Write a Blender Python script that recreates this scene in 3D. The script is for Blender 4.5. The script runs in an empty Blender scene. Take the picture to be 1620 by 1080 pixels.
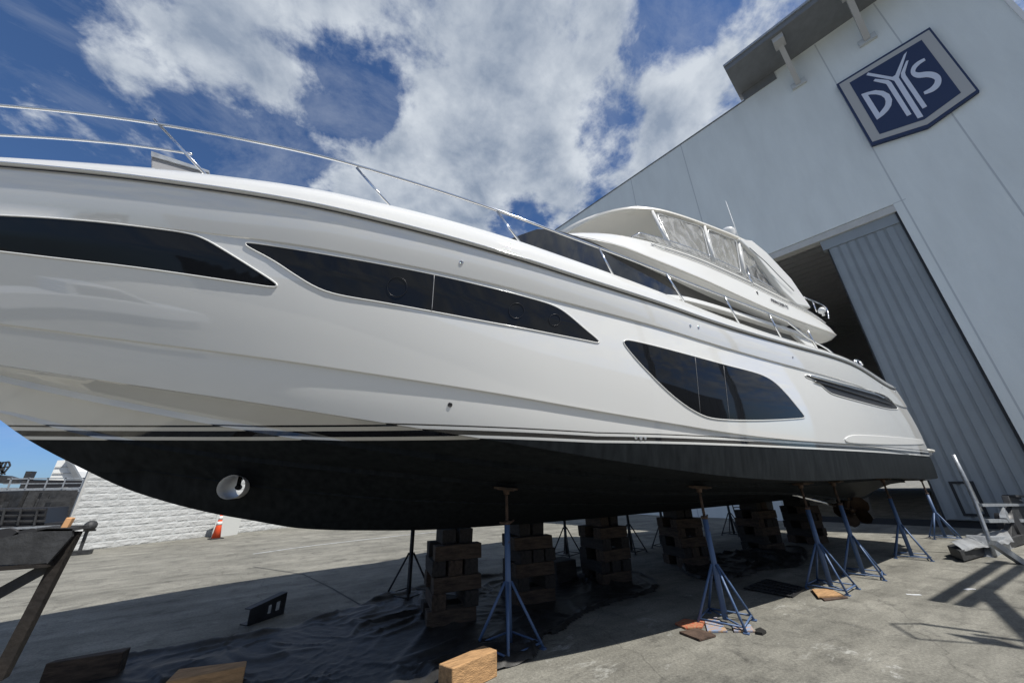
import bpy, bmesh, math, random
import numpy as np
from mathutils import Vector, Matrix, noise
from mathutils.bvhtree import BVHTree
random.seed(7)
PI = math.pi
scn = bpy.context.scene
COL = scn.collection

# ------------------------------------------------------------------ camera frame (x = aft along the yacht, y = away, z = up)
H0 = 1.65
CL = 5.3                      # centre line of the yacht
FPX = 560.0
CR = np.array([0.87113817, -0.49031065, -0.02671607])
CU = np.array([-0.16141015, -0.3373135, 0.92745154])
CF = np.array([0.46375106, 0.8036262, 0.37298778])
EYE = np.array([0, 0, H0])
def ray(px, py): return CR*(px-810) + CU*(540-py) + CF*FPX
def at_z(px, py, z=0.0):
    d = ray(px, py); k = (z-H0)/d[2]; return Vector((d[0]*k, d[1]*k, z))
def at_t(px, py, t):
    d = ray(px, py); k = t/d[1]; return Vector((d[0]*k, t, d[2]*k+H0))
FO = np.array([19.0, 0, 0]); FD = np.array([-0.21248, 0.97716, 0]); FN = np.array([-0.97716, -0.21248, 0])  # facade origin, run, outward normal
def at_fac(px, py, off=0.0):
    d = ray(px, py); P0 = FO + FN*off; k = (P0-EYE)@FN/(d@FN); p = EYE+d*k
    return float((p-FO)@FD), float(p[2])
def fac(u, z, off=0.0):
    p = FO+FD*u+FN*off; return Vector((p[0], p[1], z))

# ------------------------------------------------------------------ materials
def mat(name, col, rough=.6, metal=0, spec=.5, var=0, vscale=3, bump=0, bscale=20, col2=None, coat=0, detail=6, stretch=None):
    m = bpy.data.materials.new(name); m.use_nodes = True
    nt = m.node_tree; N = nt.nodes; L = nt.links; b = N['Principled BSDF']
    b.inputs['Base Color'].default_value = (*col, 1); b.inputs['Roughness'].default_value = rough
    b.inputs['Metallic'].default_value = metal; b.inputs['Specular IOR Level'].default_value = spec
    if coat: b.inputs['Coat Weight'].default_value = coat; b.inputs['Coat Roughness'].default_value = .03
    if var or bump:
        tc = N.new('ShaderNodeTexCoord'); src = tc.outputs['Object']
        if stretch:
            mp = N.new('ShaderNodeMapping'); mp.inputs['Scale'].default_value = stretch; L.new(src, mp.inputs[0]); src = mp.outputs[0]
    if var:
        n = N.new('ShaderNodeTexNoise'); n.inputs['Scale'].default_value = vscale; n.inputs['Detail'].default_value = detail; n.inputs['Roughness'].default_value = .65
        L.new(src, n.inputs['Vector'])
        r = N.new('ShaderNodeValToRGB'); L.new(n.outputs['Fac'], r.inputs[0])
        c2 = col2 or tuple(max(0, c*(1-var)) for c in col); c1 = col if col2 else tuple(min(1, c*(1+var)) for c in col)
        r.color_ramp.elements[0].position = .32; r.color_ramp.elements[1].position = .68
        r.color_ramp.elements[0].color = (*c2, 1); r.color_ramp.elements[1].color = (*c1, 1)
        L.new(r.outputs[0], b.inputs['Base Color'])
    if bump:
        n2 = N.new('ShaderNodeTexNoise'); n2.inputs['Scale'].default_value = bscale; n2.inputs['Detail'].default_value = 5; L.new(src, n2.inputs['Vector'])
        bp = N.new('ShaderNodeBump'); bp.inputs['Strength'].default_value = bump; bp.inputs['Distance'].default_value = .02
        L.new(n2.outputs['Fac'], bp.inputs['Height']); L.new(bp.outputs[0], b.inputs['Normal'])
    return m
M = {}
M['gel'] = mat('gelcoat', (.74, .74, .72), .16, spec=.5, bump=.015, bscale=1.2)
M['gel2'] = mat('gelcoat_cream', (.74, .72, .66), .3)
M['steel'] = mat('polished_steel', (.75, .76, .78), .12, 1)
M['glass'] = mat('tinted_glass', (.010, .011, .013), .03, spec=.20)
M['cabin_glass'] = mat('cabin_glass', (.012, .013, .015), .03, spec=.9)
M['rubber'] = mat('black_rubber', (.02, .02, .022), .5)
M['lino'] = mat('pad_grey', (.3, .3, .31), .7)
M['bronze'] = mat('bronze', (.05, .03, .018), .45, .6, var=.4)
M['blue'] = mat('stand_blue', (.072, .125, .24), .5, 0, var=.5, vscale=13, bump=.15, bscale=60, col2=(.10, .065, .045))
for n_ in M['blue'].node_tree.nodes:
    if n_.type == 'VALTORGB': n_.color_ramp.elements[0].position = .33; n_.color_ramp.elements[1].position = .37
M['rust'] = mat('rusty_steel', (.085, .055, .04), .8, .2, var=.5, vscale=8, bump=.3, bscale=40)
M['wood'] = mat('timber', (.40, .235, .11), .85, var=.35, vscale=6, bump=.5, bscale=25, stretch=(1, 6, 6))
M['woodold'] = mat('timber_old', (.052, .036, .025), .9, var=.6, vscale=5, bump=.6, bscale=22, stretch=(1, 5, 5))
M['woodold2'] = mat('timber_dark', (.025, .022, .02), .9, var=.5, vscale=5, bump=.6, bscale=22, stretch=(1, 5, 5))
M['tarp'] = mat('black_plastic', (.046, .045, .043), .50, spec=.25, var=.5, vscale=4, bump=.3, bscale=14, col2=(.014, .0135, .013))
M['silver'] = mat('silver_sheet', (.42, .43, .44), .35, .6, var=.3, bump=.6, bscale=14)
M['galv'] = mat('galvanised', (.36, .38, .40), .45, .5, var=.25, vscale=12)
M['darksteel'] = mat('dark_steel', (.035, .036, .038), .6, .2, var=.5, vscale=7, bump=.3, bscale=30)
M['brownsteel'] = mat('brown_steel', (.012, .009, .007), .75, .1, var=.5, vscale=9, bump=.3, bscale=30)
M['facade'] = mat('painted_stucco', (.71, .745, .73), .85, var=.055, vscale=1.1, bump=.35, bscale=55, stretch=(1, 1, .22))
M['reveal'] = mat('lintel_paint', (.50, .50, .48), .8, var=.06)
M['joint'] = mat('joint_sealant', (.50, .53, .54), .9)
M['leaf'] = mat('slate_blue_sheet', (.255, .285, .305), .65, var=.06, vscale=1.2, bump=.05, bscale=5)
M['leafdark'] = mat('dark_seal', (.02, .022, .025), .7)
M['canopy'] = mat('canopy_sheet', (.16, .17, .18), .7, var=.1)
M['interior'] = mat('shed_interior', (.8, .8, .8), .8, var=.05)
M['navy'] = mat('sign_navy', (.012, .028, .085), .5)
M['signgrey'] = mat('sign_border', (.42, .42, .41), .6)
M['letters'] = mat('sign_letter', (.62, .66, .76), .5)
M['block'] = None
M['orange'] = mat('cone_orange', (.85, .10, .03), .5, var=.08)
M['whiteliner'] = mat('white_liner', (.8, .8, .79), .4)
M['white'] = mat('white_paint', (.75, .75, .73), .5)
M['black'] = mat('black_paint', (.015, .015, .017), .5)
M['brick'] = mat('orange_block', (.55, .30, .14), .8)
M['panelgrey'] = mat('grey_panel', (.45, .46, .45), .6)
M['fitting'] = mat('dark_fitting', (.05, .05, .055), .3, .7)
M['text'] = mat('lettering_grey', (.12, .12, .13), .4)
M['pickup'] = mat('white_car_paint', (.84, .84, .84), .2)
def vinyl():
    m = bpy.data.materials.new('clear_vinyl'); m.use_nodes = True; nt = m.node_tree; N = nt.nodes; L = nt.links
    b = N['Principled BSDF']; b.inputs['Base Color'].default_value = (.46, .46, .45, 1); b.inputs['Roughness'].default_value = .18
    tr = N.new('ShaderNodeBsdfTransparent'); tr.inputs[0].default_value = (.80, .81, .82, 1)
    mx = N.new('ShaderNodeMixShader')
    tc = N.new('ShaderNodeTexCoord'); n = N.new('ShaderNodeTexNoise'); n.inputs['Scale'].default_value = 2.5; n.inputs['Detail'].default_value = 3; n.inputs['Distortion'].default_value = 1.5
    mp = N.new('ShaderNodeMapping'); mp.inputs['Scale'].default_value = (2.2, 1, .8); L.new(tc.outputs['Object'], mp.inputs[0]); L.new(mp.outputs[0], n.inputs['Vector'])
    mr = N.new('ShaderNodeMapRange'); mr.inputs[1].default_value = .35; mr.inputs[2].default_value = .7; mr.inputs[3].default_value = .12; mr.inputs[4].default_value = .78
    L.new(n.outputs['Fac'], mr.inputs[0]); L.new(mr.outputs[0], mx.inputs[0])
    bp = N.new('ShaderNodeBump'); bp.inputs['Strength'].default_value = .35; bp.inputs['Distance'].default_value = .05; L.new(n.outputs['Fac'], bp.inputs['Height']); L.new(bp.outputs[0], b.inputs['Normal'])
    L.new(tr.outputs[0], mx.inputs[1]); L.new(b.outputs[0], mx.inputs[2]); L.new(mx.outputs[0], N['Material Output'].inputs[0])
    return m
M['vinyl'] = vinyl()
def hull_mat():
    m = bpy.data.materials.new('hull_paint'); m.use_nodes = True; nt = m.node_tree; N = nt.nodes; L = nt.links; b = N['Principled BSDF']
    at = N.new('ShaderNodeAttribute'); at.attribute_name = 'bz'
    r = N.new('ShaderNodeValToRGB'); r.color_ramp.interpolation = 'CONSTANT'
    mr = N.new('ShaderNodeMapRange'); mr.inputs[1].default_value = -1; mr.inputs[2].default_value = 2; L.new(at.outputs['Fac'], mr.inputs[0]); L.new(mr.outputs[0], r.inputs[0])
    W = (.74, .74, .72, 1); K = (.012, .012, .014, 1)
    e = r.color_ramp.elements; e[0].position = 0; e[0].color = K; e[1].position = 1/3; e[1].color = W
    for p, c in ((.24, K), (.62, W), (.88, K), (1.0, W)): x = e.new((1+p)/3); x.color = c
    # antifouling with faint vertical streaks
    tc = N.new('ShaderNodeTexCoord'); mp = N.new('ShaderNodeMapping'); mp.inputs['Scale'].default_value = (14, 14, .8)
    n = N.new('ShaderNodeTexNoise'); n.inputs['Scale'].default_value = 1; n.inputs['Detail'].default_value = 5; L.new(tc.outputs['Object'], mp.inputs[0]); L.new(mp.outputs[0], n.inputs['Vector'])
    ra = N.new('ShaderNodeValToRGB'); ra.color_ramp.elements[0].position = .3; ra.color_ramp.elements[1].position = .8
    ra.color_ramp.elements[0].color = (.011, .013, .015, 1); ra.color_ramp.elements[1].color = (.024, .028, .031, 1); L.new(n.outputs['Fac'], ra.inputs[0])
    lt = N.new('ShaderNodeMath'); lt.operation = 'LESS_THAN'; lt.inputs[1].default_value = 0; L.new(at.outputs['Fac'], lt.inputs[0])
    mx = N.new('ShaderNodeMix'); mx.data_type = 'RGBA'; L.new(lt.outputs[0], mx.inputs[0]); L.new(r.outputs[0], mx.inputs[6]); L.new(ra.outputs[0], mx.inputs[7])
    L.new(mx.outputs[2], b.inputs['Base Color'])
    m2 = N.new('ShaderNodeMath'); m2.operation = 'MULTIPLY_ADD'; m2.inputs[1].default_value = .50; m2.inputs[2].default_value = .045; L.new(lt.outputs[0], m2.inputs[0]); L.new(m2.outputs[0], b.inputs['Roughness'])
    m4 = N.new('ShaderNodeMath'); m4.operation = 'MULTIPLY_ADD'; m4.inputs[1].default_value = -.6; m4.inputs[2].default_value = .6; L.new(lt.outputs[0], m4.inputs[0]); L.new(m4.outputs[0], b.inputs['Coat Weight']); b.inputs['Coat Roughness'].default_value = .02; b.inputs['Coat IOR'].default_value = 1.6
    m3 = N.new('ShaderNodeMath'); m3.operation = 'MULTIPLY_ADD'; m3.inputs[1].default_value = -.44; m3.inputs[2].default_value = .5; L.new(lt.outputs[0], m3.inputs[0]); L.new(m3.outputs[0], b.inputs['Specular IOR Level'])
    n2 = N.new('ShaderNodeTexNoise'); n2.inputs['Scale'].default_value = .9; n2.inputs['Detail'].default_value = 2; L.new(tc.outputs['Object'], n2.inputs['Vector'])
    bp = N.new('ShaderNodeBump'); bp.inputs['Strength'].default_value = .03; bp.inputs['Distance'].default_value = .1; L.new(n2.outputs['Fac'], bp.inputs['Height']); L.new(bp.outputs[0], b.inputs['Normal'])
    return m
M['hull'] = hull_mat()
def concrete():
    m = bpy.data.materials.new('concrete'); m.use_nodes = True; nt = m.node_tree; N = nt.nodes; L = nt.links; b = N['Principled BSDF']
    tc = N.new('ShaderNodeTexCoord'); src = tc.outputs['Object']
    def noise_(sc, det=8, rough=.65, st=None, dist=0):
        n = N.new('ShaderNodeTexNoise'); n.inputs['Scale'].default_value = sc; n.inputs['Detail'].default_value = det; n.inputs['Roughness'].default_value = rough; n.inputs['Distortion'].default_value = dist
        if st:
            mp = N.new('ShaderNodeMapping'); mp.inputs['Scale'].default_value = st; mp.inputs['Rotation'].default_value = (0, 0, 1.9); L.new(src, mp.inputs[0]); L.new(mp.outputs[0], n.inputs['Vector'])
        else: L.new(src, n.inputs['Vector'])
        return n.outputs['Fac']
    def ramp(f, a, b_, ca, cb):
        r = N.new('ShaderNodeValToRGB'); r.color_ramp.elements[0].position = a; r.color_ramp.elements[1].position = b_
        r.color_ramp.elements[0].color = ca; r.color_ramp.elements[1].color = cb; L.new(f, r.inputs[0]); return r.outputs[0]
    def mult(a, b_, f=1, mode='MULTIPLY'):
        x = N.new('ShaderNodeMix'); x.data_type = 'RGBA'; x.blend_type = mode
        if isinstance(f, (int, float)): x.inputs[0].default_value = f
        else: L.new(f, x.inputs[0])
        for s, v in ((6, a), (7, b_)):
            if isinstance(v, tuple): x.inputs[s].default_value = v
            else: L.new(v, x.inputs[s])
        return x.outputs[2]
    c = ramp(noise_(.8, 10, .7), .3, .7, (.162, .157, .136, 1), (.285, .275, .238, 1))
    c = mult(c, ramp(noise_(1, 8, .7, (.35, 2.2, 1)), .33, .62, (.66, .66, .66, 1), (1.12, 1.12, 1.12, 1)))        # drag marks along the yard
    c = mult(c, ramp(noise_(2.6, 8, .72, None, .6), .30, .5, (.50, .50, .51, 1), (1, 1, 1, 1)), .9)
    c = mult(c, ramp(noise_(38, 4, .7), .3, .7, (.66, .66, .66, 1), (1.25, 1.25, 1.25, 1)))
    c = mult(c, ramp(noise_(150, 3, .7), .3, .7, (.75, .75, .75, 1), (1.2, 1.2, 1.2, 1)))
    c = mult(c, ramp(noise_(1.35, 7, .62, None, .8), .27, .36, (.42, .42, .43, 1), (1, 1, 1, 1)))
    c = mult(c, ramp(noise_(9, 4, .6), .24, .30, (.45, .45, .46, 1), (1, 1, 1, 1)))
    f = ramp(noise_(1.7, 9, .78), .63, .72, (0, 0, 0, 1), (.75, .75, .75, 1)); c = mult(c, (.55, .55, .53, 1), f, 'MIX')   # pale paint drips
    v = N.new('ShaderNodeTexVoronoi'); v.feature = 'DISTANCE_TO_EDGE'; v.inputs['Scale'].default_value = .42
    dn = N.new('ShaderNodeTexNoise'); dn.inputs['Scale'].default_value = 2.2; dn.inputs['Detail'].default_value = 6; L.new(src, dn.inputs['Vector'])
    ma = N.new('ShaderNodeMix'); ma.data_type = 'VECTOR'; ma.inputs[0].default_value = .28; L.new(src, ma.inputs[4]); L.new(dn.outputs['Color'], ma.inputs[5]); L.new(ma.outputs[1], v.inputs['Vector'])
    c = mult(c, ramp(v.outputs['Distance'], .001, .004, (.5, .5, .5, 1), (1, 1, 1, 1)), .6)
    acc = None
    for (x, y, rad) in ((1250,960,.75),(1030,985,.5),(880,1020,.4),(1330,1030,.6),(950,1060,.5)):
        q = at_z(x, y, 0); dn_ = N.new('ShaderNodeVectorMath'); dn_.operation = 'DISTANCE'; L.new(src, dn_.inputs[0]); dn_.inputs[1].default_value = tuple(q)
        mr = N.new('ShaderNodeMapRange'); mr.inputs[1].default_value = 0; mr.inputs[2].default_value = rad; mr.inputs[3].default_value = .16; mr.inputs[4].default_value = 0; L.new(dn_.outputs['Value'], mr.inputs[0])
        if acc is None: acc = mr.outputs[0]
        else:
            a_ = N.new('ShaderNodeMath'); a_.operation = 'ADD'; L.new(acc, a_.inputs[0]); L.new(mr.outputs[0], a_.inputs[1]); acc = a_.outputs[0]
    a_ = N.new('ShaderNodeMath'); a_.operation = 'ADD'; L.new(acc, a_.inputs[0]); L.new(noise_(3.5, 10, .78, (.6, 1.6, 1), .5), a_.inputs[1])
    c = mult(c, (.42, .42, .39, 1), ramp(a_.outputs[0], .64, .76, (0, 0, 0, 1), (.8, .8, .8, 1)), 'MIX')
    L.new(c, b.inputs['Base Color']); b.inputs['Roughness'].default_value = .85; b.inputs['Specular IOR Level'].default_value = .25
    bp = N.new('ShaderNodeBump'); bp.inputs['Strength'].default_value = .5; bp.inputs['Distance'].default_value = .01; L.new(noise_(60, 6), bp.inputs['Height']); L.new(bp.outputs[0], b.inputs['Normal'])
    return m
M['concrete'] = concrete()
M['block'] = mat('split_face_block', (.46, .47, .47), .9, var=.12, vscale=3, bump=.9, bscale=18)

# ------------------------------------------------------------------ mesh builder
class MB:
    def __init__(s): s.v = []; s.f = []; s.sm = []
    def add(s, vs, fs, smooth=False):
        o = len(s.v); s.v += [Vector(v) for v in vs]; s.f += [tuple(o+i for i in f) for f in fs]; s.sm += [smooth]*len(fs); return s
    def box(s, lo, hi, R=None, c=None):
        x0, y0, z0 = lo; x1, y1, z1 = hi
        vs = [Vector(p) for p in ((x0,y0,z0),(x1,y0,z0),(x1,y1,z0),(x0,y1,z0),(x0,y0,z1),(x1,y0,z1),(x1,y1,z1),(x0,y1,z1))]
        if R is not None: vs = [R@v+(Vector(c) if c is not None else Vector()) for v in vs]
        return s.add(vs, [(0,3,2,1),(4,5,6,7),(0,1,5,4),(1,2,6,5),(2,3,7,6),(3,0,4,7)])
    def beam(s, a, b, w, h, up=(0,0,1)):
        a = Vector(a); b = Vector(b); d = (b-a); L_ = d.length; d.normalize(); u = Vector(up)
        if abs(d.dot(u)) > .98: u = Vector((1,0,0))
        x = d.cross(u).normalized(); y = x.cross(d).normalized()
        vs = [p + x*sx*w/2 + y*sy*h/2 for p in (a, b) for sx, sy in ((-1,-1),(1,-1),(1,1),(-1,1))]
        return s.add(vs, [(0,1,2,3),(7,6,5,4),(0,4,5,1),(1,5,6,2),(2,6,7,3),(3,7,4,0)])
    def tube(s, pts, r, n=8, closed=False, caps=True):
        pts = [Vector(p) for p in pts]; m = len(pts); rr = r if isinstance(r, (list, tuple)) else [r]*m
        prev = None; o = len(s.v)
        for i, p in enumerate(pts):
            if closed: d = pts[(i+1) % m]-pts[i-1]
            else: d = pts[min(i+1, m-1)]-pts[max(i-1, 0)]
            if d.length < 1e-9: d = Vector((0,0,1))
            d.normalize()
            if prev is None:
                u = Vector((0,0,1)) if abs(d.z) < .9 else Vector((1,0,0)); x = d.cross(u).normalized()
            else: x = (prev - d*prev.dot(d)); x = x.normalized() if x.length > 1e-6 else d.orthogonal().normalized()
            prev = x; y = d.cross(x)
            for k in range(n):
                a = 2*PI*k/n; s.v.append(p + (x*math.cos(a)+y*math.sin(a))*rr[i])
        for i in range(m if closed else m-1):
            j = (i+1) % m
            for k in range(n):
                k2 = (k+1) % n; s.f.append((o+i*n+k, o+i*n+k2, o+j*n+k2, o+j*n+k)); s.sm.append(True)
        if not closed and caps:
            s.f.append(tuple(o+k for k in range(n))[::-1]); s.sm.append(False)
            s.f.append(tuple(o+(m-1)*n+k for k in range(n))); s.sm.append(False)
        return s
    def lathe(s, prof, c=(0,0,0), n=24, R=None):
        o = len(s.v); c = Vector(c)
        for (r, z) in prof:
            for k in range(n):
                a = 2*PI*k/n; v = Vector((r*math.cos(a), r*math.sin(a), z)); v = (R@v if R else v)+c; s.v.append(v)
        for i in range(len(prof)-1):
            for k in range(n):
                k2 = (k+1) % n; s.f.append((o+i*n+k, o+i*n+k2, o+(i+1)*n+k2, o+(i+1)*n+k)); s.sm.append(True)
        s.f.append(tuple(o+k for k in range(n))[::-1]); s.sm.append(False)
        s.f.append(tuple(o+(len(prof)-1)*n+k for k in range(n))); s.sm.append(False)
        return s
    def prism(s, poly, off):
        """poly: planar 3-D outline, off: extrusion vector"""
        n = len(poly); vs = [Vector(p) for p in poly]; off = Vector(off)
        return s.add(vs+[v+off for v in vs], [tuple(range(n))[::-1], tuple(range(n, 2*n))]+[(i, (i+1) % n, n+(i+1) % n, n+i) for i in range(n)])
    def grid(s, rows, smooth=True, closed=False):
        o = len(s.v); m = len(rows[0])
        for r in rows: s.v += [Vector(p) for p in r]
        for i in range(len(rows)-1):
            for k in range(m if closed else m-1):
                k2 = (k+1) % m
                s.f.append((o+i*m+k, o+i*m+k2, o+(i+1)*m+k2, o+(i+1)*m+k)); s.sm.append(smooth)
        return s
    def build(s, name, material, parent=None, bevel=0, autosmooth=None, fixn=True):
        me = bpy.data.meshes.new(name); po = world(parent) if parent else Vector()
        me.from_pydata([v-po for v in s.v], [], s.f); me.update()
        for p, q in zip(me.polygons, s.sm): p.use_smooth = q
        if fixn:
            bm = bmesh.new(); bm.from_mesh(me); bmesh.ops.recalc_face_normals(bm, faces=bm.faces); bm.to_mesh(me); bm.free()
        me.materials.append(material)
        o = bpy.data.objects.new(name, me); COL.objects.link(o); o.parent = parent
        if bevel:
            md = o.modifiers.new('bevel', 'BEVEL'); md.width = bevel; md.segments = 2; md.limit_method = 'ANGLE'; md.angle_limit = .6
        if autosmooth:
            for p in me.polygons: p.use_smooth = True
            me.set_sharp_from_angle(angle=autosmooth)
        return o
def world(o):
    v = Vector()
    while o is not None: v = v+Vector(o.location); o = o.parent
    return v
def tag(o, label, cat, group=None):
    o['label'] = label; o['category'] = cat
    if group: o['group'] = group
    return o
def empty(name, loc, label, cat, group=None, rz=0):
    o = bpy.data.objects.new(name, None); COL.objects.link(o); o.location = loc; o.rotation_euler = (0, 0, rz); o.empty_display_size = .2
    return tag(o, label, cat, group)
def struct(o): o['kind'] = 'structure'; return o
def cr(pts, n=8, closed=False):
    """Catmull-Rom through points"""
    P = [Vector(p) for p in pts]; m = len(P); out = []
    rng = range(m) if closed else range(m-1)
    for i in rng:
        p0 = P[i-1] if (closed or i > 0) else P[0]; p1 = P[i]; p2 = P[(i+1) % m]; p3 = P[(i+2) % m] if closed else P[min(i+2, m-1)]
        for k in range(n):
            t = k/n; out.append(.5*((2*p1)+(p2-p0)*t+(2*p0-5*p1+4*p2-p3)*t*t+(3*p1-p0-3*p2+p3)*t**3))
    if not closed: out.append(P[-1])
    return out
def chaikin(P, it=2):
    P = [tuple(p) for p in P]
    for _ in range(it):
        Q = []
        for i in range(len(P)):
            a = P[i]; b = P[(i+1) % len(P)]
            Q.append(tuple(.75*x+.25*y for x, y in zip(a, b))); Q.append(tuple(.25*x+.75*y for x, y in zip(a, b)))
        P = Q
    return P
def pchip(xs, ys, x):
    xs = np.array(xs, float); ys = np.array(ys, float); h = np.diff(xs); d = np.diff(ys)/h
    m = np.zeros(len(xs)); m[0] = d[0]; m[-1] = d[-1]
    for i in range(1, len(xs)-1):
        if d[i-1]*d[i] > 0:
            w1 = 2*h[i]+h[i-1]; w2 = h[i]+2*h[i-1]; m[i] = (w1+w2)/(w1/d[i-1]+w2/d[i])
    x = np.asarray(x, float); i = np.clip(np.searchsorted(xs, x)-1, 0, len(h)-1); u = (x-xs[i])/h[i]
    y = (2*u**3-3*u**2+1)*ys[i]+(u**3-2*u**2+u)*h[i]*m[i]+(-2*u**3+3*u**2)*ys[i+1]+(u**3-u**2)*h[i]*m[i+1]
    y = np.where(x < xs[0], ys[0]+m[0]*(x-xs[0]), y); return np.where(x > xs[-1], ys[-1]+m[-1]*(x-xs[-1]), y)

# ------------------------------------------------------------------ yacht hull: lines measured as (x, height), half breadths
HB = {
'A': [(-5.6,0),(-4.5,.50),(-3,1.03),(-1.5,1.60),(0,2.12),(2,2.53),(4,2.71),(8,2.75),(12,2.58),(14,2.48)],
'B': [(-5.6,0),(-4.5,.60),(-3,1.16),(-1.5,1.74),(0,2.25),(2,2.65),(4,2.82),(8,2.84),(12,2.67),(14,2.57)],
'C': [(-5.3,0),(-4,.62),(-3,1.04),(-1.5,1.62),(0,2.15),(2,2.58),(4,2.78),(8,2.81),(12,2.65),(14,2.55)],
'D': [(-4.4,0),(-3,.70),(-1.5,1.30),(0,1.88),(2,2.45),(4,2.69),(8,2.75),(12,2.58),(14,2.45)],
'E': [(-3.9,0),(-3,.50),(-1.5,1.13),(0,1.73),(2,2.32),(4,2.57),(8,2.67),(12,2.50),(14,2.37)],
'F': [(-3.4,0),(-2.5,.40),(-1.5,.80),(0,1.30),(2,1.74),(4,1.93),(8,1.95),(14,1.8)],
'G': [(-2.9,0),(-2,.28),(-1,.56),(0,.78),(2,1.1),(4,1.25),(8,1.3),(14,1.2)],
'H': [(-1.9,0),(-1,.2),(0,.36),(2,.55),(4,.62),(14,.6)]}
PX = {
'A': [(0,247),(100,250),(240,261),(330,272),(480,298),(620,331),(760,366),(820,387),(977,432),(1092,482),(1187,513),(1243,535),(1300,555),(1350,573),(1372,582),(1405,596),(1419,607)],
'B': [(0,254),(98,261),(189,274),(349,299),(514,333),(684,374),(860,425),(987,460),(1087,493),(1187,525),(1270,552),(1360,583),(1419,612)],
'C': [(0,340),(150,350),(250,357),(360,368),(514,394),(669,428),(860,470),(987,503),(1087,530),(1153,550),(1270,583)],
'D': [(0,518),(178,532),(296,547),(480,575),(583,591),(713,611),(830,632),(960,654),(1060,670),(1133,680),(1205,690),(1300,700)],
'E': [(0,581),(118,594),(207,607),(296,621),(385,633),(480,645),(591,665),(728,690),(821,703.5),(960,727),(1075,744),(1145,753),(1238,757),(1482,757)],
'F': [(0,604),(148,634),(290,665),(413,687),(534,699),(787,742),(960,755),(1131,769)],
'G': [(0,655),(59,668),(150,688),(460,739),(850,773),(998,782),(1102,783)],
'H': [(460,776),(689,795),(850,798),(954,798)]}
EXTX = 0
EXT = {   # continuation beyond what the frame shows
'A': [(-5.6,4.30),(-4.5,4.25),(-3.4,4.2),(13.2,3.62)], 'B': [(-5.6,4.22),(-4.5,4.17),(-3.4,4.1),(13.2,3.5)], 'C': [(-5.3,3.98),(-4,3.88),(9,3.22),(12.4,3.1),(13.2,3.08)],
'D': [(-4.4,3.3),(-3.3,3.1),(9,2.07),(11,2.02),(13.2,2.0)], 'E': [(-3.8,3.0),(-3,2.82),(8,1.575),(9,1.56),(10,1.545),(11,1.53),(12,1.515),(12.6,1.505)], 'F': [(-3.4,2.88),(-2.9,2.74),(8,1.48),(13.2,1.42)],
'G': [(-2.9,2.6),(8,1.33),(13.2,1.30)], 'H': [(-1.9,1.98),(-1,1.80),(8,1.23),(13.2,1.22)]}
def solve(px, py, hb):
    d = ray(px, py); ss = np.linspace(-4.5, 15, 3901); T = CL-np.maximum(pchip([a for a, _ in hb], [b for _, b in hb], ss), 0)
    g = ss*d[1]-T*d[0]; i = np.where(np.diff(np.sign(g)) != 0)[0]
    if len(i) == 0: return None
    s = float(ss[i[0]]); t = float(T[i[0]]); return s, H0+d[2]*t/d[1]
ZF = {}
for k in PX:
    pts = [solve(x, y, HB[k]) for x, y in PX[k]]; pts = [p for p in pts if p]; w = [1]*len(pts)
    pts += EXT[k]; w += [.8]*len(EXT[k])
    X = np.array([p[0] for p in pts]); Y = np.array([p[1] for p in pts])
    ZF[k] = np.polynomial.chebyshev.Chebyshev.fit(X, Y, 6, w=w, domain=[-5.7, 13.6])
KEEL = [(-5.5,4.22),(-5,3.95),(-4,3.40),(-3.2,2.86),(-2.54,2.34),(-2.33,2.18),(-1.86,1.90),(-1.48,1.70),(-.81,1.46),(-.38,1.35),(.14,1.23),(.92,1.15),(1.71,1.10),(2.78,1.075),(4.05,1.06),(6,1.06),(13.2,1.08)]
def zk(s): return float(pchip([a for a, _ in KEEL], [b for _, b in KEEL], s))
def hbf(k, s): h = HB[k]; return max(0.0, float(pchip([a for a, _ in h], [b for _, b in h], s)))
def line(k, s):
    z0 = zk(s); h = hbf(k, s); z = float(ZF[k](s)); s0 = HB[k][0][0]
    if s < s0: return 0.0, z0
    f = min(1, (s-s0)/.5); z = z0*(1-f)+z*f
    return h, max(z, z0)
ENDS = {'K': 13.25, 'H': 13.25, 'G': 13.25, 'F': 13.25, 'E': 13.2, 'D': 12.95, 'C': 12.45, 'B': 12.08, 'A': 12.0}
def sx(k, s): return s if s < 9 else 9+(s-9)*(ENDS[k]-9)/(13.2-9)
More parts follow.
